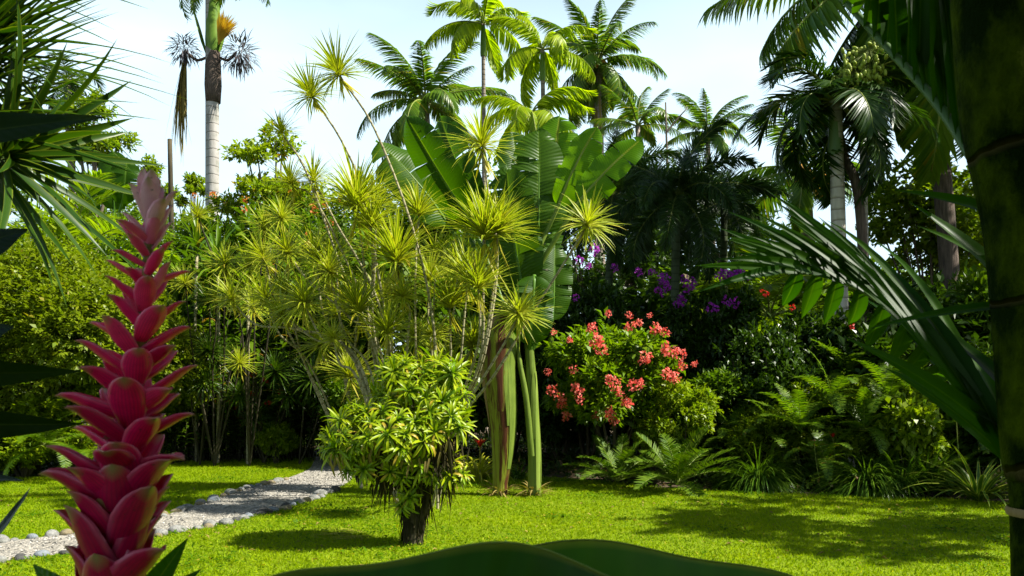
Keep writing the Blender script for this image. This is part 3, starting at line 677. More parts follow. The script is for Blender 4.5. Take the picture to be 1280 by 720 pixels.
bush(root, p2 + (-1.25, -.2, .15), .85, 260, 'dryinflor', 'flower_stalk'); bush(root, p2 + (1.25, -.2, -.05), 1.0, 320, 'dryinflor', 'flower_stalk')
tassel(root, p2 + (.42, -.5, .25), (.38, -.2, .9), 240, 1.15, 'inflor', 'flower_stalk', .36, .4, .08)
tassel(root, p2 + (-1.15, -.2, .3), (-.12, 0, -1), 70, 3.9, 'dead', 'dead_frond', .16, .25, .10)
for sx in (-1, 1): Geo().add(*tube(spline([p2 + (sx * .2, 0, -.1), p2 + (sx * .7, -.1, -.3), p2 + (sx * 1.1, -.2, .0)], 8), .06, 6)).obj('flower_stem', M['fibre'], root)
for sx, h in ((-.6, 2.6), (.55, 1.9)): Geo().add(*blades([p2 + (sx * .4, -.1, 0)], [(sx * .35, 0, 1)], (sx, 0, 0), h, .3, 5, -.2, .8, 'lance')).obj('flower_spathe', M['greenshaft'], root)
# dead pole
d = 33; root = thing('dead_palm', 'bare grey dead palm trunk standing beyond the ginger bloom', 'dead tree', (X(214, d), d, 0))
Geo().add(*tube(spline([(0, 0, 0), (.05, 0, 5), (-.05, 0, Z(174, d))], 12), np.linspace(.13, .085, 12), 9)).obj('trunk', M['darkbark'], root)

G = 'palms standing against the sky'
palm('coconut palm behind the big banana leaves with one frond sweeping left', (X(542, 46), 46, 0), PT(532, 128, 46), .2, .16, 'coco', 19, 1.0, group=G, name='coconut_palm', e0=80, e1=-15)
r_, tp = palm('coconut palm with shaggy brown skirt, rightmost of the tall central palms', (X(752, 52), 52, 0), PT(747, 78, 52), .34, .30, 'coco', 24, 1.02, group=G, name='coconut_palm', e0=82, e1=-35, bow=0)
ms = fronds('coco_old')
for i in range(9): link('dead_frond', ms[i % 2], r_, tp - (0, 0, .3), (RNG.normal(0, .2), R(52 + 14 * RNG.random()), i * .7), .85)
tassel(r_, tp - (0, 0, .2), (0, 0, -1), 90, 3.4, 'dead', 'frond_skirt', .22, .2, .14)
for i in range(7): sphere_geo(.16).obj('coconut', M['coconut'], r_).location = tp + np.array((.5 * math.cos(i * .9), .5 * math.sin(i * .9), -.15 - .1 * (i % 3)))
palm('slender light green plume palm with thin bare trunk against the sky', (X(607, 30), 30, 0), PT(604, 30, 30), .09, .065, 'manila', 12, .92, group=G, name='plume_palm', e0=80, e1=-5, shaft=(1.1, 'greenshaft', .09), bow=0)
palm('yellow-green plume palm between the thin-trunked palm and the shaggy coconut', (X(684, 28), 28, 0), PT(678, 62, 28), .09, .065, 'manila', 12, .86, group=G, name='plume_palm', e0=75, e1=-10, shaft=(1.0, 'greenshaft', .08), bow=0)
palm('shorter lime plume palm arching right behind the banana leaves', (X(668, 25), 25, 0), PT(664, 142, 25), .08, .06, 'manila', 10, .85, group=G, name='plume_palm', e0=60, e1=-5, azs=[0, 175, 20, 150, 60, 120, 240, 300, 270])
palm('small distant coconut palm right of the shaggy coconut palm', (X(797, 44), 44, 0), PT(797, 158, 44), .15, .12, 'coco', 12, .66, group=G, name='coconut_palm', e0=82, e1=0)
palm('pale palm top rising over the dark palms', (X(886, 46), 46, 0), PT(884, 165, 46), .15, .12, 'coco', 12, .66, group=G, name='coconut_palm', e0=80, e1=0)
palm('small dark palm behind the left spiky leaves', (X(84, 30), 30, 0), PT(84, 100, 30), .14, .12, 'adonidia', 10, .75, group=G, name='palm', e0=70, e1=-30)
# dead branch
d = 34; root = thing('dead_tree', 'bare dead branch sticking up between two small palms', 'dead tree', (X(832, d), d, 0)); h = Z(128, d)
g = Geo(); g.add(*tube(spline([(0, 0, 0), (.1, 0, h * .6), (0, 0, h)], 10), np.linspace(.10, .03, 10), 6)); g.add(*tube(spline([(0, 0, h - 1.2), (.4, 0, h - .7), (.85, 0, h - .2)], 7), np.linspace(.05, .02, 7), 5)); g.obj('trunk', M['bark'], root)

# =============================================================== left background trees
broad_tree('airy layered tree behind the left spiky leaves', 118, 30, 112, 215, 110, 'airy', 420, 8, .20, .10, nl=8, flat=.55)
broad_tree('rounded tree with orange-tinged leaves right of the royal palm', 345, 27, 146, 290, 165, 'tree', 900, 8, .17, .085, nl=12, flat=.55)
Gt = 'distant trees on the left skyline'
broad_tree('small light green distant tree left of the dead pole', 186, 42, 194, 260, 70, 'airy', 300, 7, .2, .1, nl=6, flat=.5, group=Gt)
broad_tree('small light green distant tree between dead pole and royal palm', 240, 44, 214, 270, 60, 'airy', 260, 7, .2, .1, nl=6, flat=.5, group=Gt)
broad_tree('low leafy tree far behind the ginger bloom', 120, 36, 222, 400, 300, 'mid', 1100, 8, .26, .12, nl=12, group=Gt)
broad_tree('low leafy tree closing the gap behind the dracaenas', 330, 38, 236, 420, 300, 'mid', 1100, 8, .26, .12, nl=12, group=Gt)
Gc = 'trees closing the background'
for px, d, t, lw, pw, lb in ((335, 25, 242, 430, 190, 'dense leafy tree below the orange-tinged tree'), (430, 24, 232, 430, 190, 'dense leafy tree behind the tallest bare dracaena stem'), (525, 23.5, 222, 420, 170, 'dense leafy tree left behind the banana leaves'), (250, 26, 262, 430, 170, 'dense leafy tree at the royal palm foot'), (790, 38, 178, 330, 190, 'leafy tree top under the two small palms')):
    broad_tree(lb, px, d, t, lw, pw, 'mid', 1700, 8, .17, .08, nl=14, flat=.1, group=Gc)
for px, d, t, lw, pw, mt, lb in ((470, 40, 205, 420, 260, 'mid', 'leafy background tree behind the tall yellow dracaenas'), (545, 33, 205, 400, 200, 'mid', 'leafy background tree in the gap left of the biggest banana leaf'), (600, 36, 190, 420, 260, 'mid', 'leafy background tree behind the banana plant'),
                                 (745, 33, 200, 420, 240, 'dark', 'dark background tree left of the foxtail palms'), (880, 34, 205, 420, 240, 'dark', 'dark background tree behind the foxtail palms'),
                                 (1010, 32, 275, 440, 240, 'mid', 'low background tree behind the dark right-hand palm'), (1270, 26, 190, 440, 220, 'mid', 'leafy background tree partly behind the near palm trunk'),
                                 (-60, 26, 150, 420, 260, 'mid', 'leafy tree at the left edge behind the ginger leaves')):
    broad_tree(lb, px, d, t, lw, pw, mt, 1000, 8, .26, .12, nl=12, group=Gc)
broad_tree('sea grape tree with round light leaves beyond the right palms', 1165, 20, 172, 400, 190, 'airy', 1100, 7, .15, .13, nl=15, flat=.0, trunk_r=.07)

# =============================================================== right hand palms
d = 16; base = (X(1056, d), d, 0)
root, tp = palm('dark green palm with pale trunk and heavy fruit bunches on the right', base, PT(1044, 126, d), .15, .12, 'adonidia', 21, .95, 'palepalm', 78, -38, shaft=(1.0, 'adshaft', .12), name='fruiting_palm', bow=0, azs=[178, 5, 160, 200, 20, -20, 90, 130, 60, 220, 300, 270, 340, 185, 170])
for k, (cx, cy, cw, ch) in enumerate(((1086, 78, 44, 46), (1068, 100, 34, 30))):
    c0 = PT(cx, cy, d - .4) - np.array(base); g = Geo(); fp = [c0 + rdir(1)[0] * RNG.uniform(.5, 1) * np.array((cw, 30, ch)) * d / F * .8 for i in range(95)]
    for q in fp: g.add(*tube(spline([c0 + (0, 0, .25), (c0 + q) / 2 + (0, 0, .12), q + (0, 0, .03)], 5), .004, 4))
    fb = g.obj('fruit_bunch', M['rachis'], root); fm = sphere_geo(.040, 7).mesh('fruit', [M['greenfruit']])
    for q in fp: link('fruit', fm, fb, q, (RNG.normal(0, .4), RNG.normal(0, .4), 0), (.8, .8, 1.5))
tassel(root, PT(1080, 95, d - .4) - np.array(base), (.05, 0, -1), 50, 1.0, 'coco', 'fruit_stalk', .3, .3, .012)
r2 = thing('palm', 'dark leaning slim palm trunk beside the fruiting palm', 'palm', (X(1085, 16.3), 16.3, 0)); c = np.array(r2.location)
Geo().add(*tube(spline([(0, 0, 0), PT(1076, 270, 16.3) - c, PT(1055, 196, 16.3) - c, PT(1048, 160, 16.3) - c], 14), np.linspace(.1, .075, 14), 10)).obj('trunk', M['fibre'], r2)
put_fronds(r2, 'adonidia', PT(1048, 160, 16.3) - c, 6, 60, -40, .8)
palm('thin whitish palm trunk rising beside the fruiting palm', (X(1092, 17.5), 17.5, 0), PT(1077, 118, 17.5), .085, .06, 'adonidia', 7, .7, 'palepalm', 60, -30, bow=-.004)
d = 18; palm('brown trunked palm whose long fronds hang into the top right', (X(1200, d), d, 0), PT(1150, -48, d), .2, .17, 'coco', 30, 1.0, 'fibre', 40, -58, name='coconut_palm', bow=.01, azs=[180, 195, 165, 210, 150, 225, 0, 20, 240, 270, 300, 185, 172, 90, 60, 330, 255, 200, 340, 290, 315, 190, 230, 10, 260])
r_, tp = palm('coconut palm with orange nuts behind the near frond', (X(1008, 24), 24, 0), PT(1005, 214, 24), .2, .17, 'coco', 13, .62, name='coconut_palm', e0=80, e1=-20)
for i in range(16): sphere_geo(.13).obj('coconut', M['coconut'], r_).location = tp + np.array((RNG.uniform(-.35, .6), -.45 + RNG.uniform(-.2, .2), RNG.uniform(-.75, -.05)))

# dark foxtail palms of the middle
Gf = 'dark bushy palms in the middle'
palm('dark bushy foxtail palm with green-grey trunk behind the coral bush', (X(840, 19), 19, 0), PT(846, 245, 19), .11, .085, 'foxtail', 20, .92, 'darkgreenbark', 78, -35, group=Gf, name='foxtail_palm', bow=0)
palm('dark bushy foxtail palm directly right of the banana leaves', (X(752, 21), 21, 0), PT(766, 245, 21), .11, .085, 'foxtail', 20, .95, 'darkgreenbark', 78, -35, group=Gf, name='foxtail_palm', bow=0)
palm('dark bushy foxtail palm near the pale palm top, right of its twin', (X(905, 22), 22, 0), PT(905, 255, 22), .11, .085, 'foxtail', 14, .8, 'darkgreenbark', 70, -35, group=Gf, name='foxtail_palm', bow=0)
r_ = thing('areca_palm', 'bright sunlit arching palm fronds beside the foxtail trunk', 'palm', (X(882, 22), 22, 0)); put_fronds(r_, 'areca', (0, 0, 1.9), 12, 82, 25, 1.1)
r_ = thing('areca_palm', 'light feathery palm clump behind the left hedge', 'palm', (X(92, 19), 19, 0)); put_fronds(r_, 'areca', (0, 0, Z(330, 19)), 18, 88, 10, 1.15)
r_ = thing('areca_palm', 'yellowish feathery palm clump right of the foxtail palms', 'palm', (X(962, 21), 21, 0)); put_fronds(r_, 'areca', (0, 0, 3.2), 14, 85, 10, 1.1)

# =============================================================== left and centre hedges
Gs = 'shrubs of the left bed'
shrub('hedge', 'tall small-leaved hedge shrub left of the ginger bloom', 40, 15.6, 4.6, 4.6, .3, Gs, var=0)
shrub('hedge', 'small-leaved hedge shrub directly behind the ginger bloom', 165, 17.2, 3.2, 4.0, .3, Gs, var=1)
shrub('hedge', 'small-leaved hedge shrub cut by the left edge', -90, 15.5, 3.2, 4.2, .2, Gs, var=1)
shrub('lime', 'low bright shrub under the left hedge beside the dark leaves', 30, 15.0, 2.2, 1.45, .02, Gs)
shrub('lime', 'low bright shrub behind the lower left leaves', -50, 14.6, 1.8, 1.5, .02, Gs)
shrub('fine', 'low fine-leaved bush just left of the ginger bloom', 100, 15.6, 1.5, 1.0, .02, Gs)
h_ = shrub('bigleaf', 'leafy hibiscus bush with orange flowers below the royal palm', 300, 20, 4.0, 5.3, .5, Gs)
blossoms(h_, [PT(x, y, 18.6) for x, y in zip(RNG.uniform(235, 400, 11), RNG.uniform(230, 330, 11))], 'orange', 10, .045, .055, .05, 'flower')
h_ = shrub('bigleaf', 'leafy hibiscus bush behind the leaning dracaena stems', 415, 20.5, 3.8, 5.0, .5, Gs)
blossoms(h_, [PT(x, y, 19) for x, y in zip(RNG.uniform(330, 430, 8), RNG.uniform(240, 330, 8))], 'orange', 10, .045, .055, .05, 'flower')
shrub('bigleaf', 'leafy bush behind the tall yellow dracaenas', 490, 18, 3.2, 4.4, .3, Gs)
shrub('bigleaf', 'leafy bush between the dracaenas and the banana trunk', 560, 17.5, 2.6, 3.6, .2, Gs)
shrub('mid', 'medium leafy shrub at the bend of the path', 455, 16.8, 1.8, 2.0, .1, Gs)
for px, w_, t, kd, lb in ((790, 5, 345, 'darkbig', 'broad dark bush in the gap left of the foxtail trunk'), (905, 5, 330, 'bigleaf', 'broad leafy bush in the gap behind the purple mass'), (1000, 5, 320, 'bigleaf', 'broad leafy bush below the orange coconuts'), (1100, 5, 315, 'bigleaf', 'broad leafy bush below the slim whitish trunk'), (60, 6, 300, 'bigleaf', 'broad leafy bush behind the left hedge'), (-60, 6, 280, 'bigleaf', 'broad leafy bush behind the hedge at the left edge'), (190, 5, 320, 'bigleaf', 'broad leafy bush behind the red bloom tip')):
    shrub(kd, lb, px, 25, w_, Z(t, 25), .1, 'bushes in the gaps of the background')
shrub('darkbig', 'dark bush behind the banana trunk', 640, 19, 3.0, 4.4, .2, Gs)
# banana plant left
r_ = thing('banana_plant', 'small banana plant with two upright leaves left of the ginger bloom', 'banana plant', (X(128, 21), 21, 0)); b0 = np.array(r_.location)
Geo().add(*tube(spline([(0, 0, 0), (0, 0, 2), (.1, 0, Z(330, 21))], 8), np.linspace(.12, .07, 8), 9)).obj('trunk', M['ravenala_green'], r_)
ft = b0 + (.1, 0, Z(330, 21))
paddle_leaf(r_, PT(143, 262, 21), PT(143, 183, 21), .75, (.1, -1, .3), ft, bend=.5, seed=1); paddle_leaf(r_, PT(152, 255, 20.8), PT(160, 190, 20.6), .65, (.6, -1, .2), ft, bend=.6, seed=2); paddle_leaf(r_, PT(118, 270, 21), PT(100, 210, 21), .6, (-.3, -1, .3), ft, bend=.5, seed=3)

# heliconia / ginger canes of the left bed
CM = []
for v in range(5):
    H = RNG.uniform(1.8, 2.5); ln = np.array((RNG.normal(0, .12), RNG.normal(0, .12), 0)); pts = spline([(0, 0, 0), ln * .3 + (0, 0, H * .5), ln + (0, 0, H)], 12); g = Geo(); g.add(*tube(pts, np.linspace(.016, .008, 12), 5), mat=1)
    k = 23; s = np.linspace(.14, 1, k); Pp = np.stack([np.interp(s, np.linspace(0, 1, 12), pts[:, i]) for i in range(3)], 1); a = v + np.arange(k) * 3.14 * .97 + RNG.normal(0, .3, k)
    g.add(*blades(Pp, np.stack([np.cos(a), np.sin(a), .75 + 0 * a], 1), (0, 0, 1), RNG.uniform(.32, .5, k), RNG.uniform(.06, .09, k), 4, RNG.uniform(.7, 1.5, k), .3, 'lance'), mat=0); CM.append(g.mesh('cane', [M['cane'], M['canestem']]))
Gg = 'ginger cane clumps of the left bed'
for k, (px, d, sc, wd, lb) in enumerate(((250, 18.4, 1.0, .8, 'dark-stemmed ginger clump just right of the red bloom'), (292, 18.6, 1.12, .8, 'tall dark-stemmed ginger clump with red torch flowers'), (335, 18.8, 1.1, .8, 'dark-stemmed ginger clump left of the path end'),
                                         (378, 18.7, 1.0, .7, 'ginger clump standing at the end of the gravel path'), (215, 18.8, .95, .7, 'ginger clump mostly behind the red bloom'))):
    r_ = thing('ginger_clump', lb, 'ginger plant', (X(px, d), d, 0), RNG.random() * 6, Gg)
    for i in range(17): link('cane', CM[i % 5], r_, (RNG.normal(0, wd * .5), RNG.normal(0, .35), 0), (0, 0, RNG.random() * 6.3), sc * RNG.uniform(.75, 1.12))
    if k in (1, 2):
        inv = Matrix.LocRotScale(r_.location, r_.rotation_euler, None).inverted()
        for fx, fy in (((286, 506), (295, 512), (313, 495), (335, 506)), ((352, 492), (318, 470), (330, 476)))[k - 1]:
            dd = rdir(16); o = Geo().add(*diamonds(dd * .03, nrm(dd + (0, 0, .9)), dd, .09, .04)).obj('flower', M['red'], r_); o.location = inv @ Vector([float(c) for c in PT(fx, fy, 18.0)])
for px, d, w_, t, kd, lb in ((232, 19.6, 2.2, 395, 'mid', 'leafy shrub filling behind the left ginger canes'), (295, 19.9, 2.4, 390, 'bigleaf', 'broad-leaved shrub filling behind the torch ginger'), (352, 19.8, 2.2, 400, 'mid', 'leafy shrub filling behind the ginger at the path end'), (405, 20.2, 2.2, 410, 'bigleaf', 'broad-leaved shrub closing the view along the path'), (180, 19, 2.2, 430, 'mid', 'leafy shrub low behind the red bloom'),
                             (345, 17.6, .9, 520, 'lime', 'small light green shrub at the foot of the ginger canes')):
    shrub(kd, lb, px, d, w_, Z(t, d), .05, 'shrubs behind the ginger canes')
for k, (px, d, lb) in enumerate(((268, 17.9, 'short leafy ginger clump on the lawn edge near the red bloom'), (318, 18.1, 'short leafy ginger clump on the lawn edge left of the path end'), (232, 18.2, 'short leafy ginger clump half hidden by the red bloom'))):
    r_ = thing('ginger_clump', lb, 'ginger plant', (X(px, d), d, 0), RNG.random() * 6, Gg)
    for i in range(15): link('cane', CM[i % 5], r_, (RNG.normal(0, .42), RNG.normal(0, .2), 0), (0, 0, RNG.random() * 6.3), RNG.uniform(.38, .7))
# strap leaved plants
def strap_plant(label, px, d, h, n, L, W, mat, name='strap_plant', cat='plant', spread=1.1, bend=.7, group=None, stem=True, prof='sword'):
    r_ = thing(name, label, cat, (X(px, d), d, 0), RNG.random() * 6, group)
    if stem: Geo().add(*tube(spline([(0, 0, 0), (.04, 0, h * .5), (0, 0, h)], 8), np.linspace(.04, .03, 8), 7)).obj('stem', M['dstem'], r_)
    o = rosette_geo(n, L, W, spread, bend, prof, nseg=5, fold=.35, core=.35).obj('leaves', M[mat], r_); o.location = (0, 0, h); return r_
strap_plant('wide strap-leaved plant beside the royal palm foot', 272, 17.6, Z(345, 17.6), 34, .95, .09, 'clump')
strap_plant('wide strap-leaved plant right of the tip of the red bloom', 246, 18, Z(320, 18), 30, .9, .09, 'mid')
strap_plant('wide strap-leaved plant under the small yellow dracaenas', 310, 17.4, Z(370, 17.4), 30, .85, .085, 'lime')

# =============================================================== dracaenas
Gd = 'yellow-green dracaenas'
def H(px, py, d): return PT(px, py, d)
dracaena('tallest dracaena with long bare stem reaching up to the sky', H(547, 640, 11.2) * (1, 1, 0), [
    ([H(547, 640, 11.2) * (1, 1, 0), H(545, 440, 11.1), H(520, 300, 11), H(470, 165, 11), H(425, 95, 11)], 'round', .98, (-.38, -.15, .9))], Gd)
dracaena('dracaena with two lesser heads on bare stems against the sky', H(512, 590, 12.5) * (1, 1, 0), [
    ([H(512, 590, 12.5) * (1, 1, 0), H(487, 430, 12), H(455, 250, 11.8), H(428, 178, 11.6), H(391, 122, 11.5)], 'round', .9, (-.32, -.15, .9)),
    ([H(512, 590, 12.5) * (1, 1, 0), H(470, 440, 12), H(425, 330, 11.8), H(383, 215, 11.7), H(353, 168, 11.6)], 'small', .95, (-.25, -.15, .95)),
    ([H(512, 590, 12.5) * (1, 1, 0), H(480, 400, 12.2), H(418, 275, 12), H(393, 228, 11.9)], 'round', .85, (-.1, -.3, .95)),
    ([H(512, 590, 12.5) * (1, 1, 0), H(470, 420, 12.2), H(400, 260, 12), H(365, 232, 11.9)], 'round', .75, (-.3, -.3, .9))], Gd)
dracaena('dense dracaena with big bushy heads in the middle of the thicket', H(505, 600, 11.8) * (1, 1, 0), [
    ([H(505, 600, 11.8) * (1, 1, 0), H(466, 440, 11.6), H(455, 330, 11.4), H(447, 262, 11.3)], 'long', 1.1, (-.05, -.25, 1)),
    ([H(505, 600, 11.8) * (1, 1, 0), H(468, 420, 11.5), H(466, 330, 11.4), H(464, 285, 11.2)], 'tall', .9, (.2, -.3, 1)),
    ([H(505, 600, 11.8) * (1, 1, 0), H(490, 440, 11.3), H(498, 370, 11.2), H(496, 330, 11)], 'long', 1.0, (.05, -.25, 1)),
    ([H(505, 600, 11.8) * (1, 1, 0), H(508, 450, 11.1), H(512, 390, 11), H(503, 372, 10.9)], 'round', .72, (.0, -.6, .8)),
    ([H(505, 600, 11.8) * (1, 1, 0), H(450, 470, 11.3), H(445, 420, 11.1), H(449, 392, 11)], 'tall', .95, (-.1, -.35, 1)),
    ([H(505, 600, 11.8) * (1, 1, 0), H(486, 470, 11), H(486, 430, 10.8), H(484, 418, 10.7)], 'tall', .8, (.05, -.5, 1))], Gd)
dracaena('dracaena leaning left on curved pale stems over the path end', H(500, 610, 10.9) * (1, 1, 0), [
    ([H(500, 610, 10.9) * (1, 1, 0), H(470, 440, 11), H(435, 395, 11), H(385, 350, 11), H(361, 318, 11)], 'round', .85, (-.15, -.45, .9)),
    ([H(500, 610, 10.9) * (1, 1, 0), H(465, 470, 11), H(432, 420, 11), H(412, 342, 11)], 'round', .98, (0, -.5, .85)),
    ([H(500, 610, 10.9) * (1, 1, 0), H(450, 455, 11), H(405, 425, 11), H(381, 382, 11)], 'round', .88, (0, -.5, .9)),
    ([H(500, 610, 10.9) * (1, 1, 0), H(440, 445, 11.2), H(370, 412, 11.4), H(320, 406, 11.6), H(291, 376, 11.6)], 'round', .8, (-.1, -.4, .9)),
    ([H(500, 610, 10.9) * (1, 1, 0), H(445, 450, 11.2), H(395, 425, 11.3), H(355, 396, 11.4)], 'round', .7, (-.3, -.5, .8)),
    ([H(500, 610, 10.9) * (1, 1, 0), H(450, 480, 10.9), H(425, 455, 10.9), H(418, 425, 10.9)], 'small', .85, (-.2, -.6, .8))], Gd)
dracaena('dracaena with tall shaggy heads just left of the banana trunk', H(548, 620, 12.2) * (1, 1, 0), [
    ([H(548, 620, 12.2) * (1, 1, 0), H(570, 530, 11.6), H(601, 445, 10.9), H(604, 350, 10.8), H(606, 300, 10.7)], 'long', 1.08, (.02, -.2, 1)),
    ([H(548, 620, 12.2) * (1, 1, 0), H(572, 530, 11.6), H(604, 450, 11.0), H(622, 330, 11.2), H(612, 250, 11.3), H(602, 186, 11.4)], 'round', 1.05, (-.02, -.35, .95)),
    ([H(548, 620, 12.2) * (1, 1, 0), H(568, 530, 11.4), H(601, 450, 10.8), H(618, 350, 10.7), H(622, 292, 10.7)], 'tall', .95, (.2, -.3, 1)),
    ([H(548, 620, 12.2) * (1, 1, 0), H(566, 530, 11.4), H(596, 440, 10.7), H(600, 390, 10.6), H(598, 362, 10.5)], 'tall', .95, (.0, -.4, 1))], Gd)
dracaena('dracaena with two side heads leaning right past the banana trunk', H(540, 628, 11.4) * (1, 1, 0), [
    ([H(540, 628, 11.4) * (1, 1, 0), H(565, 540, 11.0), H(616, 472, 10.5), H(665, 392, 10.4), H(712, 318, 10.3), H(733, 284, 10.3)], 'round', .92, (.2, -.6, .75)),
    ([H(540, 628, 11.4) * (1, 1, 0), H(562, 545, 10.8), H(602, 476, 10.4), H(630, 430, 10.3), H(648, 395, 10.2)], 'round', .78, (.05, -.6, .8))], Gd)
dracaena('dracaena with upright heads between the bare tall stem and banana trunk', H(530, 615, 11.8) * (1, 1, 0), [
    ([H(530, 615, 11.8) * (1, 1, 0), H(560, 470, 11.7), H(563, 420, 11.6), H(562, 385, 11.5)], 'tall', 1.05, (.05, -.3, 1)),
    ([H(530, 615, 11.8) * (1, 1, 0), H(570, 480, 11.6), H(580, 400, 11.5), H(584, 352, 11.5)], 'tall', .95, (.1, -.3, 1)),
    ([H(530, 615, 11.8) * (1, 1, 0), H(540, 460, 11.9), H(535, 400, 12), H(538, 352, 12)], 'tall', .9, (-.05, -.3, 1)),
    ([H(530, 615, 11.8) * (1, 1, 0), H(548, 490, 11.5), H(545, 460, 11.4), H(541, 420, 11.3)], 'round', .72, (-.1, -.5, .85)),
    ([H(530, 615, 11.8) * (1, 1, 0), H(520, 440, 12), H(520, 320, 12.1), H(524, 270, 12.2)], 'tall', .9, (.0, -.3, 1))], Gd)
def many(label, px, d, heads, group, sc=.9, dark=False, suffix=''):
    b = H(px, 600, d) * (1, 1, 0); hs = []
    for (hx, hy, kd) in heads:
        dd = d - RNG.uniform(.2, .8); lean = hx + (px - hx) * .45 + RNG.normal(0, 8); hs.append(([b, H(lean, 470 + RNG.normal(0, 15), d - .1), H(hx + (px - hx) * .12, (hy + 30) * .6 + 188, dd), H(hx, hy + 26, dd)], kd + suffix, sc * RNG.uniform(.9, 1.1), (.25 * (hx - px) / 100, -.4, .9)))
    dracaena(label, b, hs, group, dark=dark)
many('dracaena with many small heads behind the leaning pale stems', 452, 13.4, [(332, 300, 'round'), (335, 352, 'round'), (396, 300, 'round'), (424, 372, 'tall'), (358, 345, 'round'), (420, 300, 'tall'), (400, 408, 'round'), (438, 446, 'tall'), (470, 236, 'tall')], Gd, 1.0)
many('dracaena behind the bushy heads with tufts near the big banana leaf', 520, 13.6, [(530, 452, 'tall'), (562, 436, 'round'), (572, 318, 'tall'), (590, 408, 'tall'), (478, 356, 'tall'), (520, 400, 'round'), (462, 470, 'round'), (545, 300, 'round')], Gd, 1.0)
many('slim dracaena cluster above the left end of the ginger canes', 268, 17.0, [(232, 330, 'round'), (282, 308, 'round'), (300, 430, 'round'), (270, 350, 'small'), (330, 262, 'round'), (228, 396, 'round')], 'yellow-green dracaenas', .9, True)
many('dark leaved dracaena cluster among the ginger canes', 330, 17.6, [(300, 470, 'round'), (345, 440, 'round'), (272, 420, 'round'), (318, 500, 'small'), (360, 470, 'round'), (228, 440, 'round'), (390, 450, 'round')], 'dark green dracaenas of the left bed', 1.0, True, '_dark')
dracaena('small dracaena with four heads above the ginger canes', H(312, 585, 17) * (1, 1, 0), [
    ([H(312, 585, 17) * (1, 1, 0), H(318, 420, 16.6), H(312, 336, 16.5)], 'round', .95, (0, -.4, .9)),
    ([H(312, 585, 17) * (1, 1, 0), H(300, 400, 16.5), H(262, 310, 16.4), H(248, 272, 16.4)], 'round', .9, (-.1, -.3, 1)),
    ([H(312, 585, 17) * (1, 1, 0), H(335, 420, 16.4), H(350, 290, 16.3), H(352, 275, 16.3)], 'round', .95, (.1, -.4, 1)),
    ([H(312, 585, 17) * (1, 1, 0), H(310, 440, 16.4), H(318, 400, 16.3), H(316, 386, 16.2)], 'round', .8, (0, -.5, .8))], Gd, dark=True)
Gk = 'dark green dracaenas of the left bed'
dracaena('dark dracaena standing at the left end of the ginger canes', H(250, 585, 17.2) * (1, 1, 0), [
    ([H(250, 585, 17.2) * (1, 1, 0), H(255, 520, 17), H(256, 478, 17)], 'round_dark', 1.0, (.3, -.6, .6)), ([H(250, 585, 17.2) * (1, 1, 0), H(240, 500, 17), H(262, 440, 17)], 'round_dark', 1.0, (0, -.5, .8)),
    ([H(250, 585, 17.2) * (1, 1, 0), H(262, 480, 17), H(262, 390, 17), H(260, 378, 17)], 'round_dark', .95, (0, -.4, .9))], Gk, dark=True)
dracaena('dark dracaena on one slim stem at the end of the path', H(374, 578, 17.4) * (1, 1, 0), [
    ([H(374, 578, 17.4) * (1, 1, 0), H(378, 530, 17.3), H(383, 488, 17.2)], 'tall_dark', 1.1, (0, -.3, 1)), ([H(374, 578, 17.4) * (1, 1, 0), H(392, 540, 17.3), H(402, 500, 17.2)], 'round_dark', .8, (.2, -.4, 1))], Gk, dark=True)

# =============================================================== banana / traveller's palm
d = 12.6; root = thing('travellers_palm', 'big traveller palm with broad torn leaves and a striped bulging trunk', 'palm', (X(625, d), d, 0)); b0 = np.array(root.location)
pts = np.array([H(625, 622, d), H(626, 600, d), H(629, 560, d), H(628, 520, d), H(624, 480, d), H(622, 450, d), H(628, 415, d), H(640, 380, d)]) - b0; pts[0, 2] = 0
Geo().add(*tube(spline(pts, 26), np.interp(np.linspace(0, 1, 26), [0, .05, .12, .3, .5, .65, .8, 1], [.135, .112, .11, .165, .225, .245, .24, .14]), 16)).obj('trunk', M['ravenala'], root)
r2 = thing('travellers_palm', 'slim green-trunked traveller palm beside the striped one', 'palm', (X(667, d), d, 0)); b2 = np.array(r2.location)
Geo().add(*tube(spline(np.array([H(668, 622, d), H(668, 570, d), H(666, 520, d), H(664, 470, d), H(661, 430, d)]) * (1, 1, 1) - b2, 20), np.linspace(.10, .062, 20), 14)).obj('trunk', M['ravenala_green'], r2)
Geo().add(*tube(spline(np.array([H(665, 570, d - .06), H(658, 500, d - .08), H(650, 455, d - .05), H(646, 430, d)]) - b2, 12), np.linspace(.05, .03, 12), 8)).obj('leaf_stalk', M['ravenala_green'], r2)
def sheaths(rt, ctr, rad, n, mats):
    for i in range(n):
        g = Geo(); a = i * 2.4 + .4; t0 = RNG.uniform(.02, .5); t1 = min(.98, t0 + RNG.uniform(.45, .8)); m = 12; tt = np.linspace(t0, t1, m); w_ = RNG.uniform(.35, .7); V = []
        for q in tt:
            c = np.array([np.interp(q, np.linspace(0, 1, len(ctr)), ctr[:, k]) for k in range(3)]); r = np.interp(q, np.linspace(0, 1, len(rad)), rad) + .006 + .012 * (q - t0) / (t1 - t0); k = (q - t0) / (t1 - t0)
            for u in np.linspace(-1, 1, 6): an = a + .5 * k + u * w_ * math.sin(math.pi * (.10 + .88 * k)) ** .7; V.append(c + r * np.array((math.cos(an), math.sin(an), 0)))
        r_, c_ = np.meshgrid(np.arange(m - 1), np.arange(5), indexing='ij'); Q = np.stack([r_ * 6 + c_, r_ * 6 + c_ + 1, (r_ + 1) * 6 + c_ + 1, (r_ + 1) * 6 + c_], -1).reshape(-1, 4)
        g.add(np.array(V), Q).obj('leaf_sheath', M[mats[i % len(mats)]], rt)
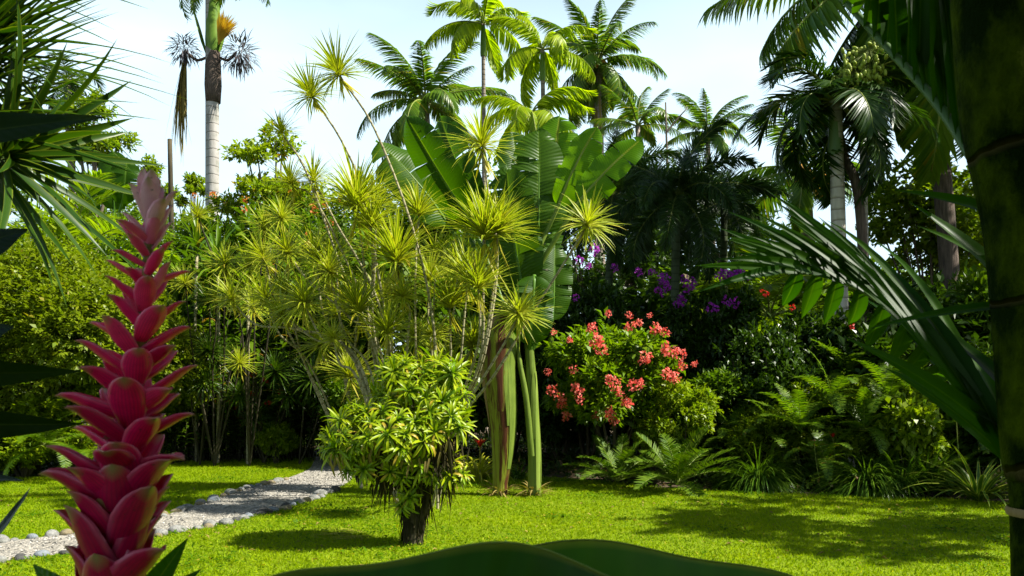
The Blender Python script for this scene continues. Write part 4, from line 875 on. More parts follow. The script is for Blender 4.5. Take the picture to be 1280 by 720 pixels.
sheaths(root, spline(pts, 26), np.interp(np.linspace(0, 1, 26), [0, .05, .12, .3, .5, .65, .8, 1], [.135, .112, .11, .165, .225, .245, .24, .14]), 11, ['ravenala', 'sheath_dry', 'ravenala_green', 'ravenala'])
sheaths(r2, spline(np.array([H(668, 622, d), H(668, 570, d), H(666, 520, d), H(664, 470, d), H(661, 430, d)]) - b2, 20), np.linspace(.10, .062, 20), 9, ['ravenala_green', 'ravenala_green', 'petiole', 'ravenala_green'])
for rt in (root, r2):
    n = 70; a = RNG.random(n) * 6.28; Geo().add(*blades(np.stack([.12 * np.cos(a), .12 * np.sin(a), RNG.uniform(.01, .12, n)], 1), np.stack([np.cos(a), np.sin(a), RNG.uniform(-.1, .8, n)], 1), (0, 0, 1), RNG.uniform(.08, .3, n), .03, 4, .6, .3, 'sword')).obj('base_litter', M['dead'], rt)
T1 = H(636, 400, d); T2 = H(662, 440, d)
W_ = d / F
def L_(rt, b, t, w, N, ft, **k): paddle_leaf(rt, H(*b), H(*t), w * W_, N, ft, **k)
L_(root, (592, 284, 12.9), (504, 138, 12.5), 54, (-.55, -1, .25), T1, bend=.25, fold=.22, tears=4, seed=11)
L_(root, (604, 288, 13.3), (548, 138, 13.4), 54, (-.5, -1, .0), T1, bend=.3, fold=.25, tears=6, seed=12)
L_(root, (560, 280, 13.2), (462, 165, 13.0), 70, (-.3, -1, .9), T1, bend=.6, fold=.1, tears=5, seed=13)
L_(root, (672, 330, 12.7), (673, 152, 12.9), 72, (.12, -1, .1), T1, bend=.3, fold=.22, tears=13, seed=14, gap=.65)
L_(root, (655, 372, 12.4), (632, 200, 12.6), 66, (-.4, -1, .1), T1, bend=.35, fold=.3, tears=11, seed=15, gap=.65)
L_(root, (690, 250, 13.0), (700, 140, 13.1), 58, (-.2, -1, .2), T1, bend=.3, fold=.2, tears=5, seed=16, mat='banana_young')
L_(root, (698, 256, 12.6), (750, 152, 12.4), 42, (-.5, -1, .35), T1, bend=.35, fold=.2, tears=4, seed=17, mat='banana_young')
L_(root, (722, 254, 12.3), (808, 168, 12.1), 46, (.35, -.8, .8), T1, bend=.4, fold=.15, tears=7, seed=18, gap=.6, mat='banana_young')
L_(root, (650, 260, 13.1), (640, 160, 13.2), 50, (.4, -1, .1), T1, bend=.3, tears=6, seed=19)
L_(root, (704, 270, 13.1), (716, 210, 13.1), 60, (.1, -1, .2), T1, bend=.3, tears=6, seed=20)
L_(r2, (690, 400, 12.5), (694, 300, 12.7), 46, (.2, -1, .2), T2, bend=.3, tears=8, seed=21, gap=.5)
L_(r2, (668, 345, 12.0), (662, 440, 11.9), 50, (.1, -1, .4), T2, bend=.5, tears=6, seed=22)
L_(r2, (648, 372, 12.5), (655, 270, 12.6), 54, (-.2, -1, .2), T2, bend=.3, tears=8, seed=24)
L_(root, (580, 285, 13.4), (560, 210, 13.5), 60, (-.3, -1, .6), T1, bend=.7, tears=6, seed=25)

# =============================================================== bromeliad tree
d = 8.8; root = thing('bromeliad_tree', 'small tree trunk crowned with masses of yellow-green bromeliads and hanging roots', 'tree', (X(517, d), d, 0)); b0 = np.array(root.location)
g = Geo(); g.add(*tube(spline([(0, 0, 0), (.0, 0, .25), (-.03, 0, .6), (-.06, 0, 1.2), (.0, 0, 1.7)], 14), np.linspace(.075, .06, 14) * (1 + .3 * np.exp(-np.linspace(0, 1, 14) * 12)), 10))
LIMB = [((-.03, 0, .55), (.22, -.05, .72), (.40, -.1, .66)), ((-.05, 0, .9), (-.4, -.1, 1.05), (-.72, -.1, 1.15)), ((-.05, 0, 1.0), (.2, .1, 1.2), (.42, .1, 1.35)), ((-.06, 0, 1.1), (-.25, .1, 1.4), (-.4, .2, 1.5)), ((-.05, 0, .95), (-.1, -.3, 1.1), (-.2, -.5, 1.2)), ((.02, 0, .05), (.12, -.02, .4), (.16, -.05, .72))]
for q in LIMB: g.add(*tube(spline(q, 8), np.linspace(.05, .025, 8), 7))
g.obj('trunk', M['darkbark'], root)
BR = [rosette_geo(n, L, W, 1.75, b, 'brom', nseg=5, fold=.35, core=.05).mesh('bromeliad', [M['brom']]) for n, L, W, b in ((32, .19, .025, 1.0), (34, .17, .024, 1.3), (30, .22, .027, 1.0), (26, .14, .022, 1.1))]
pos = []
def scatter(n, c, r, mind):
    k = 0
    for _ in range(n * 30):
        v = rdir(1)[0]; v[1] = -abs(v[1]) if RNG.random() < .72 else abs(v[1])
        if v[2] < -.35: continue
        p_ = np.array(c) + v * np.array(r)
        if all(np.linalg.norm(p_ - q[0]) > mind for q in pos): pos.append((p_, v)); k += 1
        if k >= n: return
scatter(38, (-.26, -.08, 1.06), (.52, .45, .27), .13)
scatter(24, (.06, .14, 1.42), (.40, .34, .26), .135)
scatter(8, (-.12, .1, 1.66), (.2, .2, .15), .12)
scatter(8, (.24, .12, 1.62), (.2, .22, .16), .12)
scatter(10, (-.58, -.1, 1.00), (.24, .28, .26), .12)
scatter(9, (.28, -.05, 1.18), (.20, .3, .3), .12)
scatter(5, (.38, -.12, .66), (.16, .14, .13), .12)
for p_, v in pos:
    link('bromeliad', BR[int(RNG.integers(4))], root, p_, align(nrm(v * np.array((.8, 1, .6)) + (0, -.15, .75)), RNG.random() * 6), RNG.uniform(.75, 1.15))
np_ = len(pos); scatter(9, (-.36, -.22, .78), (.26, .14, .16), .11); scatter(6, (.05, -.2, .74), (.2, .1, .16), .11); scatter(3, (-.02, -.12, .45), (.1, .06, .16), .11)
for p_, v in pos[np_:]: link('bromeliad', BR[int(RNG.integers(4))], root, p_, align(nrm(v * np.array((.8, 1, .6)) + (0, -.5, .5)), RNG.random() * 6), RNG.uniform(.65, .9))
g = Geo()
for i in range(46):                                                     # ragged clumps of roots and old leaves
    cx, cy = RNG.uniform(-.66, .40), RNG.uniform(-.36, .28); ct = 1 - min(1, abs(cx + .05) / .6); n = int(RNG.integers(22, 60)); L0 = RNG.uniform(.08, .25) + ct * RNG.uniform(.1, .62); z0 = RNG.uniform(.88, 1.12)
    P = np.array((cx, cy, z0)) + RNG.normal(0, 1, (n, 3)) * (.045, .045, .05); a = RNG.random(n) * 6.28
    g.add(*blades(P, np.array((RNG.normal(0, .12), RNG.normal(0, .12), -1.)) + .22 * rdir(n), np.stack([np.cos(a), np.sin(a), 0 * a], 1), L0 * RNG.uniform(.35, 1.15, n), RNG.uniform(.006, .034, n), 5, RNG.normal(0, .55, n), .3, 'strap'))
n = 420; a = RNG.random(n) * 6.28; s = RNG.random(n); ax = np.array([spline(LIMB[i % 6], 20)[int(19 * q)] for i, q in enumerate(s)])
g.add(*blades(ax + .04 * rdir(n), np.array((0, 0, -1.)) + .2 * rdir(n), np.stack([np.cos(a), np.sin(a), 0 * a], 1), RNG.uniform(.08, .42, n), RNG.uniform(.008, .025, n), 4, RNG.normal(0, .3, n), .3, 'strap'))
n = 260; a = RNG.random(n) * 6.28; zz = RNG.uniform(.12, .95, n); P = np.stack([.07 * np.cos(a) - .03, .07 * np.sin(a), zz], 1)
g.add(*blades(P, np.stack([.35 * np.cos(a), .35 * np.sin(a), -1 + 0 * a], 1), np.stack([np.cos(a), np.sin(a), 0 * a], 1), RNG.uniform(.08, .3, n), RNG.uniform(.01, .03, n), 4, .3, .3, 'strap'))
g.obj('hanging_roots', M['root'], root)
# dead leaves hanging below the crown
n = 60; x = RNG.uniform(-.75, .4, n); g = Geo().add(*blades(np.stack([x, RNG.uniform(-.5, -.2, n), RNG.uniform(.85, 1.1, n)], 1), np.array((0, 0, -1.)) + .3 * rdir(n), (0, -1, 0), RNG.uniform(.1, .2, n), .02, 4, .3, .3, 'brom')); g.obj('dead_leaf', M['dead'], root)

# =============================================================== centre and right bed
r_ = shrub('mussaenda', 'coral flowered mussaenda bush in the sunlit middle of the bed', 768, 14.4, 2.35, Z(392, 14.4), Z(540, 14.4), cat='shrub', name='flowering_shrub', var=0)
FL = [(745, 425, 1.3), (740, 410, 1), (752, 436, 1.2), (722, 487, 1.2), (716, 462, .8), (700, 497, 1.1), (708, 520, 1.0), (760, 515, 1.2), (745, 519, .8), (770, 480, 1.1), (762, 474, .9), (793, 482, 1.1), (800, 478, .8), (788, 407, 1.0), (798, 404, .8), (820, 411, 1.1),
      (835, 437, 1.4), (849, 444, 1.2), (852, 458, .9), (835, 467, 1.3), (844, 472, 1), (806, 447, 1.2), (787, 394, .7), (760, 392, .6), (812, 394, .5), (690, 487, 1.0), (685, 465, .7), (783, 503, 1.1), (775, 493, .7), (832, 415, .9), (725, 500, .8), (703, 505, 1), (868, 455, .6), (768, 525, .9), (692, 415, .6), (712, 425, .6)]
inv = Matrix.LocRotScale(r_.location, r_.rotation_euler, None).inverted(); fm = []
for v in range(4):
    n = 46; dd = rdir(n); g = Geo(); g.add(*diamonds(dd * RNG.uniform(.03, .12, n)[:, None] * (1, 1, .8), nrm(dd + .9 * rdir(n)), nrm(dd + .3 * rdir(n)), RNG.uniform(.05, .08, n), RNG.uniform(.04, .06, n))); fm.append(g.mesh('flower_cluster', [M['pinkfl']]))
for i, (fx, fy, s) in enumerate(FL):
    u_, v_ = (fx - 768) / 92, (fy - 462) / 78; dd = 14.4 - 1.12 * math.sqrt(max(.08, 1 - u_ * u_ - v_ * v_ * .8)) - .22
    link('flower_cluster', fm[i % 4], r_, inv @ Vector([float(c) for c in PT(fx, fy, dd)]), (RNG.random() * 6, RNG.random() * 6, 0), s * .72)
Gb = 'shrubs of the right bed'
shrub('lime', 'sunlit lime green shrub right of the coral bush', 850, 14.1, 1.35, Z(470, 14.1), .5, Gb)
shrub('lime', 'small sunlit shrub at the foot of the coral bush', 818, 14.0, .7, Z(520, 14.0), .4, Gb)
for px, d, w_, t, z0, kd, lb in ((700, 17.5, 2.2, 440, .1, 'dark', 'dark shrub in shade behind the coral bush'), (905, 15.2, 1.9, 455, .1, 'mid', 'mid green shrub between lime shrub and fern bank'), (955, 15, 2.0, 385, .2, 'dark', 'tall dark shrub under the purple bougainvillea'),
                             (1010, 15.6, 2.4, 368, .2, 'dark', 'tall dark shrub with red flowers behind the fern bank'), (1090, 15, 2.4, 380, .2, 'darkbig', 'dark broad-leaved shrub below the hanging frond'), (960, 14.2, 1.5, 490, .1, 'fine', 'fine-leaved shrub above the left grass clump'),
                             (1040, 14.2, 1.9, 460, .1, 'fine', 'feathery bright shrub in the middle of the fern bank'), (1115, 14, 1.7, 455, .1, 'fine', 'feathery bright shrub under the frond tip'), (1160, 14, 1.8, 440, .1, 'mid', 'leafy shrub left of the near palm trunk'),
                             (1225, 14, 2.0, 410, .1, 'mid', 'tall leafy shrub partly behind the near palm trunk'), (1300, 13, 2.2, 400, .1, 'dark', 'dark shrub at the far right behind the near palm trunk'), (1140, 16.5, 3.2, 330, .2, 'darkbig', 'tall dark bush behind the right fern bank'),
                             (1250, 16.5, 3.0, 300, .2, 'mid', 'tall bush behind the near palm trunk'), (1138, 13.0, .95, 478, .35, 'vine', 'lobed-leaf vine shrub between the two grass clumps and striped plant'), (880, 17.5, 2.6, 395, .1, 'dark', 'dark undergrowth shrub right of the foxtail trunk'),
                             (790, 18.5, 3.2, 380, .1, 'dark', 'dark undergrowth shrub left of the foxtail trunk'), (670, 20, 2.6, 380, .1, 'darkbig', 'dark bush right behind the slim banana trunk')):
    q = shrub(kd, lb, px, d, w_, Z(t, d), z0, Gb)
    if 'red flowers' in lb: blossoms(q, [PT(x, y, 14.2) for x, y in ((955, 366), (990, 384), (1066, 407))], 'red', 12, .04, .06, .04, 'flower')
    if lb.startswith('lobed'): pass
for px, d, w_, t, lb, fl in ((735, 17.2, 2.6, 325, 'bougainvillea with scattered purple bracts left of the foxtail trunk', [(720, 372), (735, 333), (743, 312), (798, 340), (815, 340), (833, 355), (768, 335), (725, 325), (829, 365), (830, 350), (822, 362)]),
                             (905, 16.8, 1.9, 340, 'bougainvillea topped with a bright purple flower mass', [(898, 344), (906, 342), (914, 343), (922, 344), (930, 346), (911, 347), (925, 342), (903, 346), (908, 376), (918, 378), (890, 384), (936, 346)]),
                             (862, 16.9, 1.3, 352, 'small bougainvillea directly beside the foxtail trunk', [(858, 355), (865, 350), (861, 361), (850, 372), (852, 377), (846, 380), (868, 354), (855, 348), (830, 347), (834, 358), (826, 352)])):
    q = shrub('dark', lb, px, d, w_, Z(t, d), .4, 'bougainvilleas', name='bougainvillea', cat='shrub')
    blossoms(q, [PT(x, y, d - .45 * w_) for x, y in fl], 'purple', 26, .07, .05, .04, 'flower_cluster', (1.2, 1, .8))

# cycads, ferns, clumps
def rosette_plant(label, px, py, kind, n, sc, e0, e1, name, cat, group=None, z=.05, d=None):
    d = d or CZ * F / (py - HY); r_ = thing(name, label, cat, (X(px, d), d, 0), RNG.random() * 6, group); put_fronds(r_, kind, (0, 0, z), n, e0, e1, sc); return r_
Gy = 'cycads in front of the coral bush'
rosette_plant('dark cycad with one raised frond under the coral bush', 772, 611, 'cycad', 15, .95, 80, 12, 'cycad', 'cycad', Gy, .12)
rosette_plant('larger cycad with stiff fronds under the lime shrub', 846, 615, 'cycad', 19, 1.12, 78, 12, 'cycad', 'cycad', Gy, .12)
Ge = 'ferns of the right bed'
for px, d, sc, z, kd, lb in ((1000, 13.6, 1.1, .9, 'fern', 'bright fern over the left grass clump'), (1040, 13.9, 1.2, 1.3, 'fern', 'tall bright fern in the middle of the bank'), (1080, 13.4, 1.0, .9, 'fern', 'bright fern left of the lobed vine'), (1030, 13.2, .9, .45, 'fern_mid', 'fern between the two grass clumps'),
                             (1110, 13.5, 1.1, 1.35, 'fern', 'fern under the tip of the hanging frond'), (1185, 13.2, 1.0, .9, 'fern', 'fern behind the striped plant'), (1235, 13.2, 1.0, 1.0, 'fern_mid', 'fern close to the near palm trunk'), (915, 14.3, .9, .7, 'fern_mid', 'fern left of the grass clump and right of the cycad'),
                             (960, 13.9, .9, .8, 'fern_mid', 'fern behind the left grass clump'), (1150, 13.7, 1.1, 1.2, 'fern', 'fern behind the lobed vine'), (1065, 14.6, 1.2, 1.7, 'fern', 'highest fern on the bank'), (1195, 12.7, .7, .3, 'fern_mid', 'small fern beside the striped plant')):
    rosette_plant(lb, px, 0, kd, 14, sc, 80, 0, 'fern', 'fern', Ge, z, d)
rosette_plant('bright fern in the low shrubs left of the ginger bloom', 55, 0, 'fern', 14, 1.1, 75, 0, 'fern', 'fern', None, .6, 14.4)
rosette_plant('small fern at the left lawn edge by the ginger bloom', 98, 0, 'fern', 12, .8, 75, 0, 'fern', 'fern', None, .3, 14.8)
def clump(label, px, py, n, L, W, mat, bend=1.3, spread=1.0, name='grass_clump', cat='ornamental grass', group=None, prof='strap', r=.12, d=None):
    d = d or CZ * F / (py - HY); g = Geo(); th = spread * RNG.random(n) ** .6; a = RNG.random(n) * 6.28; D = np.stack([np.sin(th) * np.cos(a), np.sin(th) * np.sin(a), np.cos(th)], 1)
    P = np.stack([np.cos(a) * r * RNG.random(n), np.sin(a) * r * RNG.random(n), np.zeros(n) + .02], 1)
    o = g.add(*blades(P, D, (0, 0, 1.0001), L * RNG.uniform(.6, 1.1, n), W, 6, bend * RNG.uniform(.6, 1.3, n), .3, prof)).obj(name, M[mat]); o.location = (X(px, d), d, 0); return tag(o, label, cat, group)
Gq = 'arching grass clumps along the lawn edge'
clump('arching dark green grass clump right of the cycads', 948, 611, 900, 1.0, .019, 'clump', 1.9, 1.15, group=Gq)
clump('arching dark green grass clump below the ferns', 1085, 616, 900, 1.05, .019, 'clump', 1.9, 1.15, group=Gq)
clump('small arching grass clump behind the two big ones', 1022, 606, 240, .8, .024, 'clump', 1.5, 1.0, group=Gq)
clump('upright grass clump right of the lobed vine', 1160, 616, 280, 1.0, .026, 'clump', 1.1, .7, group=Gq)
clump('grass clump left of the striped plant', 1128, 618, 300, .9, .026, 'clump', 1.4, .9, group=Gq)
clump('striped agave-like plant with pale leaf margins near the palm trunk', 1224, 628, 60, 1.05, .075, 'agave', 1.1, 1.1, 'striped_plant', 'agave', None, 'sword', .06)
clump('yellow striped bromeliad with arching leaves left of the banana trunk', 598, 600, 50, .85, .055, 'yellowstripe', 1.3, .9, 'striped_plant', 'bromeliad', None, 'sword', .1)
clump('second yellow striped plant behind the bromeliad tree', 572, 596, 40, .7, .05, 'yellowstripe', 1.4, 1.0, 'striped_plant', 'bromeliad', None, 'sword', .1)
clump('low green plant right of the banana trunk foot', 648, 600, 60, .5, .03, 'clump', 1.3, 1.0, 'strap_plant', 'plant', None, 'sword', .1)
r_ = thing('red_flower', 'red flower spike rising from the yellow striped bromeliad', 'flower', (X(600, 14.5), 14.5, 0)); Geo().add(*tube(spline([(0, 0, 0), (0, 0, .4), (0, 0, .62)], 6), .012, 6)).obj('stem', M['flowerstem'], r_)
a = RNG.random(26) * 6.28; o = Geo().add(*blades(np.zeros((26, 3)), np.stack([np.cos(a) * .5, np.sin(a) * .5, np.ones(26)], 1), (0, 0, 1.001), .2, .04, 4, .5, .2, 'lance')).obj('bract', M['red'], r_); o.location = (0, 0, .55)
for px, py, d, lb in ((1018, 556, 13.1, 'small red torch flower between the two grass clumps'), (1041, 547, 13.3, 'small red torch flower over the second grass clump'), (1195, 518, 12.6, 'small orange heliconia flower above the striped plant'), (1248, 545, 12.2, 'small red flower beside the near palm trunk')):
    r_ = thing('heliconia', lb, 'flower', (X(px, d), d, 0), 0, 'small red flowers of the right bed'); z = Z(py, d); Geo().add(*tube(spline([(.1, 0, 0), (.03, 0, z * .6), (0, 0, z)], 8), .006, 5)).obj('stem', M['rachis'], r_)
    a = RNG.random(12) * 6.28; o = Geo().add(*blades(np.zeros((12, 3)), np.stack([np.cos(a) * .6, np.sin(a) * .6, np.ones(12)], 1), (0, 0, 1.001), .1, .03, 3, .4, .2, 'lance')).obj('bract', M['orange' if 'orange' in lb else 'red'], r_); o.location = (0, 0, z)
o = clump('dark fan palm silhouette under the bright areca fronds', 880, 0, 40, .8, .06, 'dark', .3, 1.2, 'fan_palm', 'palm', None, 'sword', .04, d=17.3); o.location[2] = 1.5
Geo().add(*tube(np.array([(0, 0, -1.5), (0, 0, -.7), (0, 0, .02)]), .05, 8)).obj('stem', M['fibre'], o)
# =============================================================== foreground: red ginger bloom
d0 = .80
root = thing('red_ginger', 'large crimson ginger flower spike in the left foreground', 'flower', (X(140, d0), d0, 0)); b0 = np.array(root.location)
axis = np.array([PT(128, 900, d0), PT(142, 760, d0), PT(150, 680, d0), PT(160, 580, d0), PT(170, 490, d0), PT(178, 410, d0), PT(184, 340, d0), PT(187, 285, d0), PT(188, 262, d0)]) - b0
sp = spline(axis, 60)
lowst = spline([(0, 0, 0), (axis[0] * .5) * (1, 1, 1), axis[0], axis[1]], 12)
Geo().add(*tube(lowst, .008, 10)).obj('stem', M['flowerstem'], root)
spike = Geo().add(*tube(sp, np.interp(np.linspace(0, 1, 60), [0, .3, .8, 1], [.0075, .007, .0042, .003]), 10)).obj('flower_spike', M['flowerstem'], root)


def bractmat():
    m, nt, N, Lk = nodes('ginger_bract')
    a = N('Attribute', attribute_name='luv'); s = N('SeparateXYZ'); Lk(a.outputs['Vector'], s.inputs[0]); u, t, r = s.outputs; au = mth(N, Lk, 'ABSOLUTE', u)
    col = ramp(N, Lk, r, [(0, (.56, .005, .075)), (.35, (.85, .010, .16)), (.6, (.95, .06, .24)), (.74, (.90, .24, .38)), (.88, (.96, .66, .68))])
    tc = N('TexCoord'); mp = N('Mapping'); mp.inputs['Scale'].default_value = (1, 1, 1); Lk(tc.outputs['Object'], mp.inputs[0]); nz = N('TexNoise'); nz.inputs['Scale'].default_value = 90; nz.inputs['Detail'].default_value = 5; Lk(mp.outputs[0], nz.inputs['Vector'])
    col = mixc(N, Lk, ramp(N, Lk, nz.outputs[0], [(.42, 0.), (.72, .7)]), col, mixc(N, Lk, 1.0, col, (.75, .5, .62), 'MULTIPLY'))
    n3 = N('TexNoise'); n3.inputs['Scale'].default_value = 260; n3.inputs['Detail'].default_value = 2; Lk(tc.outputs['Object'], n3.inputs['Vector']); col = mixc(N, Lk, ramp(N, Lk, n3.outputs[0], [(.68, 0.), (.74, .7)]), col, (.10, .03, .03))
    sv = mth(N, Lk, 'SINE', mth(N, Lk, 'MULTIPLY', u, 38.)); col = mixc(N, Lk, ramp(N, Lk, sv, [(.1, 0.), (1, .38)]), col, (.26, .01, .07))
    col = mixc(N, Lk, ramp(N, Lk, au, [(.72, 0.), (1, .4)]), col, (.80, .22, .36))  # pale sheen along the bract edges, put into the colour
    tip = ramp(N, Lk, mth(N, Lk, 'SUBTRACT', t, mth(N, Lk, 'MULTIPLY', au, .12)), [(.76, 0.), (.93, .9)]); col = mixc(N, Lk, tip, col, (.42, .36, .14))
    pb = N('BsdfPrincipled'); pb.inputs['Roughness'].default_value = .33; pb.inputs['Specular IOR Level'].default_value = .6; Lk(col, pb.inputs['Base Color']); 
    bp = N('Bump'); bp.inputs['Strength'].default_value = .25; bp.inputs['Distance'].default_value = .002; Lk(nz.outputs[0], bp.inputs['Height']); Lk(bp.outputs[0], pb.inputs['Normal'])
    tr = N('BsdfTranslucent'); Lk(mixc(N, Lk, 1.0, col, (1.1, .9, .9), 'MULTIPLY'), tr.inputs['Color'])
    mx = N('MixShader'); mx.inputs[0].default_value = .36; Lk(pb.outputs[0], mx.inputs[1]); Lk(tr.outputs[0], mx.inputs[2]); o = N('OutputMaterial'); Lk(mx.outputs[0], o.inputs[0]); return m
M['bract'] = bractmat()


def bract_mesh(L, W, cup, curl, tone, seed):
    """fleshy boat-shaped bract along +Z, hollow side towards +X"""
    rg = np.random.default_rng(seed); m = 15; c = 11; t = np.linspace(0, 1, m); u = np.linspace(-1, 1, c); g = Geo(); lean = rg.normal(0, .12)
    w = np.interp(t, [0, .15, .4, .58, .76, .88, .95, 1], [.45, .66, .92, 1, .84, .54, .26, .02]) * W * .5
    ang = np.interp(t, [0, .5, .85, 1], [1.5, 1.15, 1.0, 1.25]) * cup
    ph = .22 - curl * 1.5 * t + 2.0 * np.clip(t - .68, 0, 1)                                      # bows upwards from the stem, tip slightly reflexed
    cx = np.cumsum(np.concatenate([[0], -np.sin(ph[:-1])])) * L / (m - 1); cz = np.cumsum(np.concatenate([[0], np.cos(ph[:-1])])) * L / (m - 1)
    def surf(th):
        V = np.empty((m, c, 3)); A = np.empty((m, c, 3))
        for i in range(m):
            r = w[i] / max(.3, math.sin(min(1.5, ang[i]))); a = u * ang[i]; rr = r - th
            off = rr * (1 - np.cos(a)) + th
            y = rr * np.sin(a) + lean * L * t[i] ** 2 * .4
            V[i, :, 0] = cx[i] + off * math.cos(ph[i]); V[i, :, 1] = y; V[i, :, 2] = cz[i] + off * math.sin(ph[i])
            A[i, :, 0] = u; A[i, :, 1] = t[i]; A[i, :, 2] = tone
        return V, A
    th = .0011; V1, A1 = surf(0); V2, A2 = surf(th)
    r, k = np.meshgrid(np.arange(m - 1), np.arange(c - 1), indexing='ij'); q = np.stack([r * c + k, r * c + k + 1, (r + 1) * c + k + 1, (r + 1) * c + k], -1).reshape(-1, 4)
    n1 = m * c; i = np.arange(m - 1); ed = [np.stack([i * c, (i + 1) * c, (i + 1) * c + n1, i * c + n1], 1), np.stack([i * c + c - 1 + n1, (i + 1) * c + c - 1 + n1, (i + 1) * c + c - 1, i * c + c - 1], 1)]
    g.add(np.concatenate([V1.reshape(-1, 3), V2.reshape(-1, 3)]), np.concatenate([q, q[:, ::-1] + n1] + ed), np.concatenate([A1.reshape(-1, 3), A2.reshape(-1, 3)]))
    return g.mesh('bract', [M['bract']])


# rows of bracts up the spike: row height in pixels, bracts in the row, length, width (pixels), outward angle, tone
PX = d0 / F
ROWS = [(800, 6, 142, 84, 56, .0), (752, 6, 132, 80, 50, .0), (708, 6, 124, 78, 46, .05), (666, 6, 118, 74, 40, .10), (624, 6, 112, 68, 34, .17), (582, 6, 108, 62, 31, .24), (540, 5, 104, 58, 30, .31), (500, 5, 94, 54, 30, .38), (460, 5, 88, 48, 32, .45),
        (422, 4, 82, 40, 34, .52), (386, 4, 72, 32, 34, .58), (354, 4, 62, 25, 30, .65), (332, 4, 58, 23, 32, .72), (314, 5, 60, 24, 40, .8), (298, 5, 64, 28, 48, .88), (284, 5, 64, 30, 60, .94), (274, 4, 60, 30, 72, .98), (266, 3, 54, 28, 84, 1.0)]
zz = sp[:, 2]; T_ = np.array(ROWS, float); k = 0; py = 800.; ang = 0.
while py > 262:
    row = [np.interp(-py, -T_[:, 0], T_[:, i]) for i in range(6)]; cnt, L, Wd, el, tone = row[1:]
    py -= np.interp(-py, [-760, -540, -420, -340, -300, -262], [5.6, 6.4, 7.4, 5.0, 2.9, 2.4]); ang += 2.39996 + RNG.normal(0, .10)
    z = Z(py, d0) - b0[2]; c = np.array([np.interp(z, zz, sp[:, i]) for i in range(3)]); e = R(el + 4 + RNG.normal(0, 9)); s = RNG.uniform(.84, 1.12); a = ang
    me = bract_mesh(L * .90 * PX * s, Wd * .72 * PX * s, RNG.uniform(.8, 1.25), .42 + RNG.normal(0, .14), min(1, max(0, tone + RNG.normal(0, .10))), k); k += 1
    o = link('bract', me, spike, c)
    # +Z of the bract points outwards and up, its hollow side faces the stem
    zax = Vector((math.cos(a) * math.cos(e), math.sin(a) * math.cos(e), math.sin(e))); yax = Vector((math.sin(a), -math.cos(a), 0)); xax = yax.cross(zax)
    o.rotation_euler = Matrix((xax, yax, zax)).transposed().to_euler()


def near_leaf(root, P, T, Wpx, N, d, foot=None, name='leaf', mat='shade', **k):
    o0 = np.array(root.location); g, mid, N2 = paddle_near(np.asarray(P) - o0, np.asarray(T) - o0, Wpx * d / F, N, **k); return g.obj(name, M[mat], root)
def paddle_near(P, T, W, N, bend=.4, fold=.25, wave=.02, seed=0, sag=.1, prof='lance', freq=17, nseg=40, cols=9):
    rg = np.random.default_rng(seed); c = nrm(T - P); S = nrm(np.cross(c, N)); N = np.cross(S, c); b = bend if abs(bend) > 1e-3 else 1e-3; L = np.linalg.norm(T - P) * (b / 2) / math.sin(b / 2); D = c * math.cos(b / 2) + N * math.sin(b / 2)
    t = np.linspace(0, 1, nseg + 1)[:, None]; u = np.linspace(-1, 1, cols)[None]; ph = rg.random() * 6; w = PROF[prof](t) * W * .5
    mid = P + D * (L * np.sin(b * t) / b) - N * (L * (1 - np.cos(b * t)) / b); nor = np.cos(b * t) * N + np.sin(b * t) * D
    z = w * (np.abs(u) * fold - sag * u * u) + wave * W * np.sin(t * freq + ph + (u > 0) * 1.7) * u * u
    V = mid[:, None] + (w * u)[..., None] * S + z[..., None] * nor[:, None]; A = np.stack([np.broadcast_to(u, z.shape), np.broadcast_to(t, z.shape), np.full(z.shape, rg.random())], -1)
    r, k = np.meshgrid(np.arange(nseg), np.arange(cols - 1), indexing='ij'); q = np.stack([r * cols + k, r * cols + k + 1, (r + 1) * cols + k + 1, (r + 1) * cols + k], -1).reshape(-1, 4)
    return Geo().add(V, q, A), mid, N
for P, T, Wp, N, s in (((130, 790), (38, 702), 46, (-.3, -1, .6), 1), ((150, 800), (258, 706), 34, (.3, -.6, 1), 2), ((160, 780), (238, 668), 36, (.5, -1, .6), 3), ((120, 800), (40, 740), 60, (-.2, -.6, 1), 4)):
    near_leaf(root, PT(*P, d0 + .05), PT(*T, d0 + .1), Wp, N, d0, seed=s)

# dark ginger leaves coming in from the left edge
root = thing('ginger_plant', 'dark broad-leaved ginger plant cut by the left edge', 'ginger plant', (X(-190, 1.0), 1.0, 0)); b0 = np.array(root.location)
for k, (x, y) in enumerate(((-190, 1.0), (-240, 1.15), (-160, .9))):
    Geo().add(*tube(spline([np.array((X(x, y), y, 0)) - b0, np.array((X(x - 10, y), y, 1.2)) - b0, np.array((X(x + 20, y), y, 2.1)) - b0], 10), .012, 8)).obj('stem', M['nearrachis'], root)
for P, T, Wp, N, d, bd, s in (((-170, 190), (132, 146), 62, (.0, -1, .35), 1.0, .15, 5), ((-130, 360), (42, 284), 92, (.1, -1, .35), .95, .45, 6), ((-120, 440), (20, 408), 80, (0, -1, .3), .95, .3, 7), ((-150, 466), (103, 464), 44, (0, -1, -.2), 1.0, .25, 8), ((-150, 528), (108, 530), 46, (0, -1, -.1), .98, .3, 9),
                              ((-120, 612), (36, 600), 46, (0, -.7, .8), .95, .4, 10), ((-60, 720), (42, 604), 34, (-.5, -1, .3), .95, -.35, 11), ((-140, 640), (10, 660), 60, (0, -.6, 1), .95, .4, 12)):
    near_leaf(root, PT(*P, d), PT(*T, d + .12), Wp, N, d, seed=s, bend=bd, mat='gingerdark')

